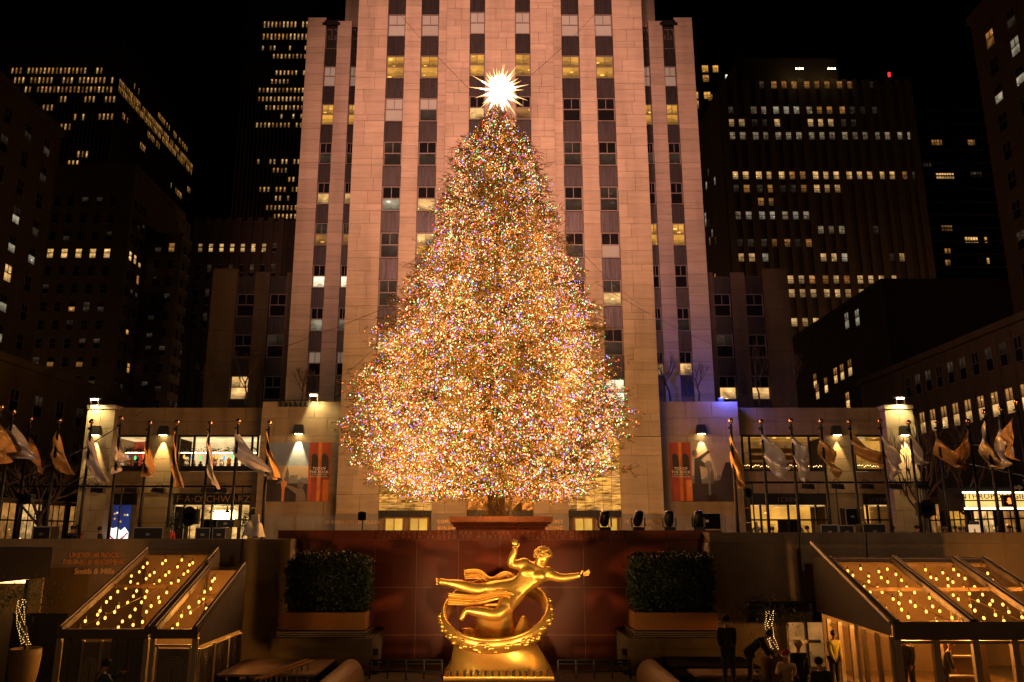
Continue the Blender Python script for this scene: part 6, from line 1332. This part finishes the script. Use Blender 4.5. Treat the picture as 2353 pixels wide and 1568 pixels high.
def crate(u0, u1, v0, v1, Y, lab, m='dark', name='road_case', cat='road case', deep=.7):
    a, b = P(u0, v1, Y), P(u1, v0, Y); a.z = max(a.z, 0); o = thing(name, lab, cat, (a.x, Y, a.z)); MB().box(a.x, b.x, Y, Y + deep, a.z, b.z).build('body', M[m], o); t = .035
    for x in (a.x, b.x - t): MB().box(x, x + t, Y - .012, Y + .01, a.z, b.z + .01).build('edge_trim', M['alum'], o)
    MB().box(a.x + t + .003, b.x - t - .003, Y - .012, Y + .01, b.z - t, b.z + .01).build('lid_trim', M['alum'], o); MB().box((a.x + b.x)/2 - .08, (a.x + b.x)/2 + .08, Y - .03, Y - .002, (a.z + b.z)/2 - .05, (a.z + b.z)/2 + .05).build('latch', M['steel'], o); return o
crate(304, 376, 1212, 1245, 35.6, 'low black road case on the left terrace in front of the bright picture window'); crate(447, 484, 1213, 1245, 35.8, 'black road case with metal edges below the shop sign'); crate(486, 520, 1213, 1245, 35.9, 'second metal-edged road case right of the first'); crate(497, 540, 1195, 1212, 36.6, 'small road case with a latch standing on top at the shop door'); crate(72, 118, 1210, 1245, 36, 'black case at the far left of the terrace'); crate(1888, 1925, 1206, 1240, 36, 'pale-edged road case on the right terrace'); crate(1985, 2035, 1204, 1240, 36.4, 'long black road case on the right terrace below the boutique'); crate(1930, 1962, 1207, 1240, 36.6, 'grey equipment case on the right terrace between two poles')
# covered heap
tp = MB(); rnd = random.Random(4); a, b = P(557, 1224, 34.9), P(602, 1200, 34.9); n1, n2 = 14, 8; vs_ = []
for i in range(n1 + 1):
    for j in range(n2 + 1):
        s_, t = i / n1, j / n2; hh = (.62 + .16*math.sin(s_*7) + .25*(s_ > .6)*(1 - abs(s_-.8)*4)) * min(1, 5*s_ + .2, 5*(1-s_) + .1) * min(1, 4*t + .15, 4*(1-t) + .3); vs_.append((a.x + (b.x-a.x)*s_, 34.7 + .9*t, 1.27 + hh*.9 + rnd.uniform(-.02, .02)))
tp.add(vs_, [(i*(n2+1)+j, (i+1)*(n2+1)+j, (i+1)*(n2+1)+j+1, i*(n2+1)+j+1) for i in range(n1) for j in range(n2)]); tag(tp.build('tarpaulin', M['white'], None, True), 'white crumpled sheet covering gear on the left wall', 'sheet')
def speaker(u, v0, v1, Y, lab, w=.5, stand=True):
    a, b = P(u, v1, Y), P(u, v0, Y); o = thing('loudspeaker', lab, 'loudspeaker', (a.x, Y, 0)); s_ = MB(); s_.hexa([(a.x-w/2, Y-.2, a.z), (a.x+w/2, Y-.2, a.z), (a.x+w/2*.8, Y+.25, a.z), (a.x-w/2*.8, Y+.25, a.z), (a.x-w/2, Y-.2, b.z), (a.x+w/2, Y-.2, b.z), (a.x+w/2*.8, Y+.25, b.z), (a.x-w/2*.8, Y+.25, b.z)]); s_.build('cabinet', M['dark'], o)
    for f in (.3, .72): c = Vector((a.x, Y - .205, a.z + (b.z-a.z)*f)); MB().tube([c, c + Vector((0, -.02, 0))], w*.36, 14).build('cone', M['black'], o)
    if stand: MB().tube([(a.x, Y, 0), (a.x, Y, a.z)], .03, 8).build('stand', M['dark'], o)
speaker(833, 1177, 1196, 36.5, 'black loudspeaker on a stand left of the tower entrance', .36); speaker(2127, 1155, 1185, 40, 'black loudspeaker in front of the right end pier', .85); speaker(1717, 1124, 1143, 39.6, 'black speaker hung on the flagpole beside the pointing poster', .42, False); speaker(63, 1136, 1158, 39, 'black speaker hung between the poles at far left', .5, False); speaker(437, 1170, 1205, 38, 'stack of black speakers in front of the left shop door', .85)
# folded panels, screen
crate(1592, 1656, 1179, 1216, 36.2, 'large black screen on the terrace behind the moving head lights', 'black', 'screen', 'screen', .12); crate(1945, 1972, 1168, 1207, 40, 'tall black equipment tower on the right terrace', 'black', 'equipment_tower', 'equipment', .6)
for k in range(2): tag(MB().hexa([Vector(q_) for q_ in [(Xat(580+9*k, 1215, 35), 35, 1.3), (Xat(587+9*k, 1215, 35), 35, 1.3), (Xat(587+9*k, 1215, 35), 35.2, 1.3), (Xat(580+9*k, 1215, 35), 35.2, 1.3), (Xat(572+9*k, 1215, 35), 35.2, 2.25), (Xat(579+9*k, 1215, 35), 35.2, 2.25), (Xat(579+9*k, 1215, 35), 35.4, 2.25), (Xat(572+9*k, 1215, 35), 35.4, 2.25)]]).build('leaning_panel', M['alum']), 'narrow metal panel leaning beside the white sheet, ' + ('left one' if k == 0 else 'right one'), 'panel')
# wreaths at the left shop
for u, lab in ((411, 'round wreath hung left of the toy shop door'), (576, 'round wreath hung right of the toy shop door')):
    p = P(u, 1198, 61.9); w = MB(); rnd = random.Random(u)
    for k in range(420): a_ = rnd.uniform(0, 6.28); r_ = .52 + rnd.gauss(0, .1); q_ = p + Vector((r_*math.cos(a_), rnd.uniform(-.12, .05), r_*math.sin(a_))); d = Vector((rnd.uniform(-1, 1), rnd.uniform(-1, 1), rnd.uniform(-1, 1))).normalized(); e = d.cross(Vector((0, 1, .1))).normalized(); w.add([q_, q_ + d*.2, q_ + d*.1 + e*.06], [(0, 1, 2)])
    tag(w.build('wreath', M['garland']), lab, 'wreath')
# mannequins in the right shop
for k, (u, m_, u_) in enumerate(((1738, 'white', 1), (1797, 'redcoat', 0), (1833, 'cream', 1), (1988, 'cream', 1), (2012, 'white', 1))):
    x = Xat(u, 1200, 63.2); person_z = .5; o = thing('mannequin', 'pale shop mannequin in the right window, ' + ORD[k] + ' from the left', 'mannequin', (x, 63.2, .0)); skin('figure', [[(Vector((x, 63.2, .6)), .16), (Vector((x, 63.2, 1.3)), .2), (Vector((x, 63.2, 1.75)), .2), (Vector((x, 63.2, 1.98)), .07), (Vector((x, 63.2, 2.1)), .1), (Vector((x, 63.2, 2.28)), .1)], [(Vector((x, 63.2, 1.75)), .2), (Vector((x - .3, 63.2, 1.7)), .08), (Vector((x - .4, 63.15, 1.2)), .06)], [(Vector((x, 63.2, 1.75)), .2), (Vector((x + .3, 63.2, 1.7)), .08), (Vector((x + .4, 63.15, 1.2)), .06)]], m_, o, 1); MB().lathe((x, 63.2, 0), [(.25, 0), (.25, .05), (.04, .07), (.04, .6)], 12).build('stand', M['steel'], o)

# ------------------------------------------------------------------ right street: marquee, signs, car, barriers
M['marq'] = emi('marquee_face', (1.0, .62, .18), 1.15, .25, .8); M['marql'] = emi('marquee_tube', (1.0, .88, .55), 6.0); M['hand'] = emi('red_hand', (1.0, .12, .02), 4.0); M['signw'] = mat('sign_white', (.55, .48, .40), .6); M['exitbox'] = emi('exit_lightbox', (1.0, .60, .28), .7)
YM = 52.0; mq = thing('marquee', 'glowing shop marquee with dark letters on the right street', 'marquee', P(2290, 1200, YM)); a, b = P(2216, 1169, YM), P(2400, 1132, YM)
MB().box(a.x, b.x, YM + .1, YM + 3, a.z - .1, b.z + .35).build('box', M['dark'], mq); hz = (b.z - a.z)
for k, (f0, f1) in enumerate(((.04, .46), (.54, .96))): MB().box(a.x + .15, b.x, YM, YM + .09, a.z + hz*f0, a.z + hz*f1).build('face', M['marq'], mq)
for f in (0, 1.0): MB().tube([(a.x, YM - .03, a.z + hz*f), (b.x, YM - .03, a.z + hz*f)], .05, 6).build('neon_tube', M['marql'], mq)
text('lettering', 'ANTHROPOLOGIE', .50, (P(2276, 1150, YM).x, YM - .012, a.z + hz*.60), 'dark', mq, space=1.1)
p = P(2319, 1151, 40); ps = thing('pedestrian_signal', 'pedestrian signal showing a red hand at the right edge', 'traffic signal', (p.x, 40, 0)); MB().box(p.x-.24, p.x+.24, 40.0, 40.25, p.z-.28, p.z+.28).build('housing', M['dark'], ps); hb = MB(); hb.box(p.x-.07, p.x+.07, 39.97, 39.995, p.z-.15, p.z+.02)
for k in range(4): hb.box(p.x - .075 + .038*k, p.x - .047 + .038*k, 39.97, 39.995, p.z + .021, p.z + .12 + .02*(k in (1, 2)))
hb.box(p.x-.12, p.x-.071, 39.97, 39.995, p.z-.08, p.z-.02); hb.build('hand_symbol', M['hand'], ps); MB().tube([(p.x + .3, 40.15, 0), (p.x + .3, 40.15, p.z + .5)], .06, 8).build('post', M['dark'], ps)
p = P(2337, 1121, 39.5); ow = thing('street_sign', 'one way arrow sign at the right edge above the marquee', 'sign', (p.x, 39.5, 0)); MB().box(p.x-.36, p.x+.36, 39.5, 39.52, p.z-.2, p.z+.2).build('plate', M['dark'], ow); MB().slab([(p.x-.28, 39.49, p.z-.07), (p.x+.06, 39.49, p.z-.07), (p.x+.06, 39.49, p.z-.15), (p.x+.3, 39.49, p.z), (p.x+.06, 39.49, p.z+.15), (p.x+.06, 39.49, p.z+.07), (p.x-.28, 39.49, p.z+.07)], (0, -.004, 0)).build('arrow', M['signw'], ow); text('lettering', 'ONE WAY', .08, (p.x - .06, 39.48, p.z - .03), 'dark', ow, ext=.002); MB().tube([(p.x + .42, 39.55, 0), (p.x + .42, 39.55, p.z + .4)], .04, 8).build('post', M['dark'], ow)
p = P(2238, 1213, 38); ex = thing('exit_sign', 'small glowing exit sign box with a down arrow on the right terrace', 'sign', (p.x, 38, 0)); MB().box(p.x-.27, p.x+.27, 38, 38.2, 0, p.z+.3).build('box', M['dark'], ex); MB().box(p.x-.25, p.x+.25, 37.97, 37.998, p.z-.42, p.z+.14).build('panel', M['exitbox'], ex); text('lettering', 'EXIT', .2, (p.x, 37.98, p.z + .16), 'signw', ex, ext=.006); MB().slab([(p.x, 37.96, p.z-.32), (p.x-.09, 37.96, p.z-.2), (p.x-.03, 37.96, p.z-.2), (p.x-.03, 37.96, p.z-.05), (p.x+.03, 37.96, p.z-.05), (p.x+.03, 37.96, p.z-.2), (p.x+.09, 37.96, p.z-.2)], (0, -.005, 0)).build('arrow', M['santa'], ex)
for k, u in enumerate((2151, 2186, 2262)):
    a, b = P(u, 1209, 41), P(u + 32, 1230, 41); o = thing('barrier', 'steel crowd barrier on the right terrace, %s from the left' % ORD[k], 'barrier', ((a.x + b.x)/2, 41, 0), 'crowd barriers'); MB().tube([(a.x, 41, .05), (a.x, 41, a.z), (b.x, 41, a.z), (b.x, 41, .05)], .022, 6).build('frame', M['steel'], o); MB().tube([(a.x, 41, .25), (b.x, 41, .25)], .018, 6).build('lower_rail', M['steel'], o)
    for q_ in range(7): x = a.x + (b.x-a.x)*(q_+1)/8; MB().tube([(x, 41, .25), (x, 41, a.z)], .01, 5).build('bar', M['steel'], o)
# parked car
cx = Xat(2272, 1200, 48); car = thing('parked_car', 'dark saloon car parked behind the crowd at right', 'car', (cx, 48, 0)); M['carp'] = mat('dark_car_paint', (.02, .02, .024), .2, .3); bd = MB()
prof_ = [(-2.2, .35), (-2.2, .75), (-1.5, .92), (-.9, 1.38), (.5, 1.42), (1.3, .98), (2.2, .85), (2.25, .35)]
bd.slab([(cx + x, 47.2, z) for x, z in prof_], (0, 1.7, 0)); bd.build('body', M['carp'], car)
for x in (-1.4, 1.4):
    for y in (47.25, 48.75): w = MB(); w.tube([(cx + x, y - .1, .33), (cx + x, y + .1, .33)], .33, 16); wo = w.build('wheel', M['black'], car, True); MB().tube([(cx + x, y - .12, .33), (cx + x, y - .105, .33)], .19, 12).build('rim', M['steel'], wo)
MB().slab([(cx - .85, 47.19, .98), (cx + .95, 47.19, .98), (cx + .45, 47.19, 1.34), (cx - .75, 47.19, 1.32)], (0, -.008, 0)).build('side_window', M['glass'], car)
for y in (47.4, 48.5): MB().box(cx - 2.215, cx - 2.19, y, y + .25, .6, .72).build('headlight', M['signw'], car)
# street lamp arm
a = P(2126, 1020, 46); sl_ = thing('street_lamp', 'tall street lamp with a curved arm right of the end pier', 'street lamp', (P(2121, 1200, 46).x, 46, 0)); x = P(2121, 1100, 46).x; MB().tube([(x, 46, 0), (x, 46, P(2121, 962, 46).z)], [.1, .06], 8).build('post', M['dark'], sl_); q0, q1, q2, q3 = P(2122, 1052, 46), P(2160, 1030, 46), P(2200, 1020, 46), P(2240, 1018, 46); MB().tube([q0, q1, q2, q3], .04, 8).build('arm', M['dark'], sl_); MB().box(q3.x-.05, q3.x+.5, 45.85, 46.15, q3.z-.12, q3.z+.02).build('head', M['dark'], sl_)

# ------------------------------------------------------------------ lower plaza foreground
# left doorway with its lit soffit, olive tree in a pot
dw = thing('doorway_canopy', 'dark canopy with a glowing amber edge at the far left of the sunken plaza', 'canopy', P(30, 1400, 27)); a, b = P(-60, 1340, 26.5), P(68, 1336, 28.4)
MB().box(a.x - 1, b.x, 26.2, 29.6, b.z + .06, b.z + 1.1).build('roof', M['black'], dw); M['soffit'] = emi('amber_soffit', (1.0, .55, .14), 7.0); MB().box(a.x - 1, b.x - .1, 28.4, 28.5, b.z - .06, b.z + .055).build('light_strip', M['soffit'], dw); ubox(dw, 'post', 'dark', b.x - .09, b.x, 28.3, 28.42, FLOOR, b.z + .05); MB().box(a.x - 1, b.x - .15, 29.5, 29.6, FLOOR, b.z + .05).build('back_wall', M['tan'], dw)
ubox(dw, 'door', 'dark', a.x - .3, a.x + 1.6, 29.4, 29.49, FLOOR, -1.2)
def potted(u, Y, v_rim, v_top, name, lab, seed, lab2):
    p = P(u, v_rim, Y); o = thing(name, lab, 'potted tree', (p.x, Y, FLOOR)); h = p.z - FLOOR; pot = MB(); pot.lathe((p.x, Y, FLOOR), [(.30, 0), (.42, h*.5), (.47, h*.85), (.46, h), (.41, h), (.40, h - .12)], 20); pot.build('pot', M['tan'], o, True); t = MB(); top = P(u - 12, v_top, Y); t.tube([(p.x, Y, p.z - .1), (p.x - .1, Y, p.z + .6), (top.x, Y, top.z - .6)], [.06, .05, .035], 7); t.build('trunk', M['bark'], o, True)
    lv = MB(); rnd = random.Random(seed)
    for k in range(1400): c = top + Vector((rnd.gauss(0, .55), rnd.gauss(0, .5), rnd.gauss(-.1, .28))); d = Vector((rnd.uniform(-1, 1), rnd.uniform(-1, 1), rnd.uniform(-1, .6))).normalized(); e = d.cross(Vector((.2, .3, 1))).normalized(); lv.add([c, c + d*.05 + e*.018, c + d*.1, c + d*.05 - e*.018], [(0, 1, 2, 3)])
    tag(lv.build('foliage', M['hedge'], o), kind='stuff'); sl = MB()
    for k in range(90): f = k / 90; sl.octa((p.x - .12*math.sin(f*3) + .12*math.sin(k*1.3) - (p.x-top.x)*f*.8, Y + .12*math.cos(k*1.3), p.z + .1 + f*(top.z - p.z)*.85), .0075)
    tag(sl.build('fairy_lights', M['fairy'], o), kind='stuff')
potted(60, 27, 1490, 1365, 'potted_olive_tree', 'potted olive tree wound with fairy lights at far left', 3, ''); potted(1782, 27.5, 1500, 1395, 'potted_olive_tree', 'dark potted tree with fairy lights left of the right tent', 6, '')
# shop window behind the right potted tree
gv = thing('glass_shopfront', 'lit glass shopfront in the right wall beside the tent', 'shopfront', (Xat(1838, 1500, 32.9), 32.9, FLOOR)); x0, x1 = Xat(1812, 1480, 32.9), Xat(1900, 1480, 32.9); zt = Zat(1430, 32.9); MB().box(x0, x1, 33.05, 33.15, FLOOR, zt).build('interior', M['l_amb'], gv)
for x in (x0, (x0 + x1)/2, x1): ubox(gv, 'mullion', 'alum', x - .05, x + .05, 32.9, 33.04, FLOOR, zt + .05)
ubox(gv, 'fascia', 'black', x0 - 1.4, x1 + .6, 32.3, 33.1, zt + .055, zt + .75); ubox(gv, 'counter', 'white', x0 + .2, x1 - .3, 32.7, 32.88, FLOOR + .9, FLOOR + 1.0)
# platforms, ramps and rails
def platform(lab, x0, x1, y0, y1, z, m, n):
    o = thing('stage_platform', lab, 'platform', ((x0+x1)/2, (y0+y1)/2, FLOOR)); 
    for k in range(n): ubox(o, 'deck_panel', m, x0 + (x1-x0)*k/n + .006, x0 + (x1-x0)*(k+1)/n - .006, y0, y1, z - .06, z)
    for x in (x0 + .1, x1 - .1):
        for y in (y0 + .1, y1 - .1): ubox(o, 'leg', 'dark', x - .04, x + .04, y - .04, y + .04, FLOOR, z - .062)
    MB().tube([(x0 + .1, y0, FLOOR + .05), (x1 - .1, y0, z - .1)], .025, 6).build('brace', M['steel'], o); return o
M['deckp'] = mat('pale_deck', (.26, .165, .125), .55, var=.14, vs_=1.4)
platform('pale platform deck with handrails in front of the left pedestal', Xat(500, 1568, 27.6), Xat(727, 1568, 27.6) , 27.4, 30.6, PF, 'deckp', 2); platform('dark platform on which two people stand at right', Xat(1545, 1530, 29), Xat(1745, 1530, 29), 28.9, 31.1, PF, 'black', 2); platform('pale low platform deck in front of the dark one at right', Xat(1590, 1540, 28), Xat(1740, 1540, 28), 27.6, 28.85, PF - .06, 'deckp', 2)
hr_ = thing('handrail', 'pair of yellow wooden handrails rising over the left platform', 'handrail', P(640, 1568, 27.2)); M['wood'] = mat('yellow_wood', (.50, .27, .07), .5, var=.1, vs_=5)
for k, dx in enumerate((0, .35)):
    a, b = P(585 + 12*k, 1562, 26.9 - .2*k), P(708 + 14*k, 1516 + 2*k, 28.2); MB().tube([a, b], .045, 8).build('rail', M['wood'], hr_)
    for q_ in range(5): c = a.lerp(b, (q_ + .6)/5.2); ubox(hr_, 'baluster', 'steel', c.x - .03, c.x + .03, c.y - .03, c.y + .03, FLOOR, c.z - .03)
for sd in (-1, 1):
    x = sd * 5.25; o = thing('rounded_cover', 'pale half-round cover on the ' + ('left' if sd < 0 else 'right') + ' of the statue pool', 'cover', (x, 28, FLOOR)); n = 16; vs_ = []
    for y in (25.5, 30.2):
        for k in range(n + 1): t = math.pi*k/n; vs_.append((x - .50*math.cos(t), y, FLOOR + .01 + .68*math.sin(t)))
    b = MB(); b.add(vs_, [(k, k+1, n+2+k, n+1+k) for k in range(n)] + [tuple(range(n, -1, -1)), tuple(range(n+1, 2*n+2))]); b.build('shell', M['deckp'], o, False)
    r_ = thing('pool_railing', 'low dark pipe railing on the ' + ('left' if sd < 0 else 'right') + ' side of the statue', 'railing', (sd*3.3, 30.4, FLOOR)); x0, x1 = sorted((sd*4.6, sd*2.05))
    for z in (FLOOR + .25, FLOOR + .5, FLOOR + .62): MB().tube([(x0, 30.4, z), (x1, 30.4, z)], .03, 6).build('rail', M['dark'], r_)
    for k in range(5): x = x0 + (x1-x0)*k/4; MB().tube([(x, 30.4, FLOOR), (x, 30.4, FLOOR + .62)], .03, 6).build('post', M['dark'], r_)
bl = thing('rink_ledge', 'row of pale paving slabs along the bottom edge before the statue', 'ledge', (0, 28, FLOOR))
for k in range(12): ubox(bl, 'slab', 'deckp', -7.2 + 1.2*k + .006, -6.0 + 1.2*k - .006, 26.4, 28.55, FLOOR + .004, FLOOR + .14)
ubox(bl, 'edge', 'dark', -7.2, 7.2, 28.56, 28.75, FLOOR + .004, FLOOR + .2)
# cables down the retaining walls
for a, b, lab in (((558/1, 1240, 33.1), (551, 1268, 33.1), 'black cable hanging down the left wall behind the tent'), ((592, 1240, 33.1), (590, 1268, 33.1), 'second black cable on the left wall')): pass
for k, (u, lab) in enumerate(((558, 'black cable over the left wall edge above the tent'), (826, 'black cable hanging from the right wall under the leaning person'), (1992, 'black cable hanging down the right wall near the tent'))):
    uu = (558, 1838, 1992)[k]; a = P(uu, 1238, 33.12); tag(MB().tube([a + Vector((0, 0, .25)), a - Vector((.05, 0, 1)), a - Vector((-.04, 0, 2.2)), a - Vector((0, 0, 3.4 if k else 1.2))], .022, 5).build('hanging_cable', M['wire']), lab, 'cable')

bpy.data.scenes.remove(_tmp)
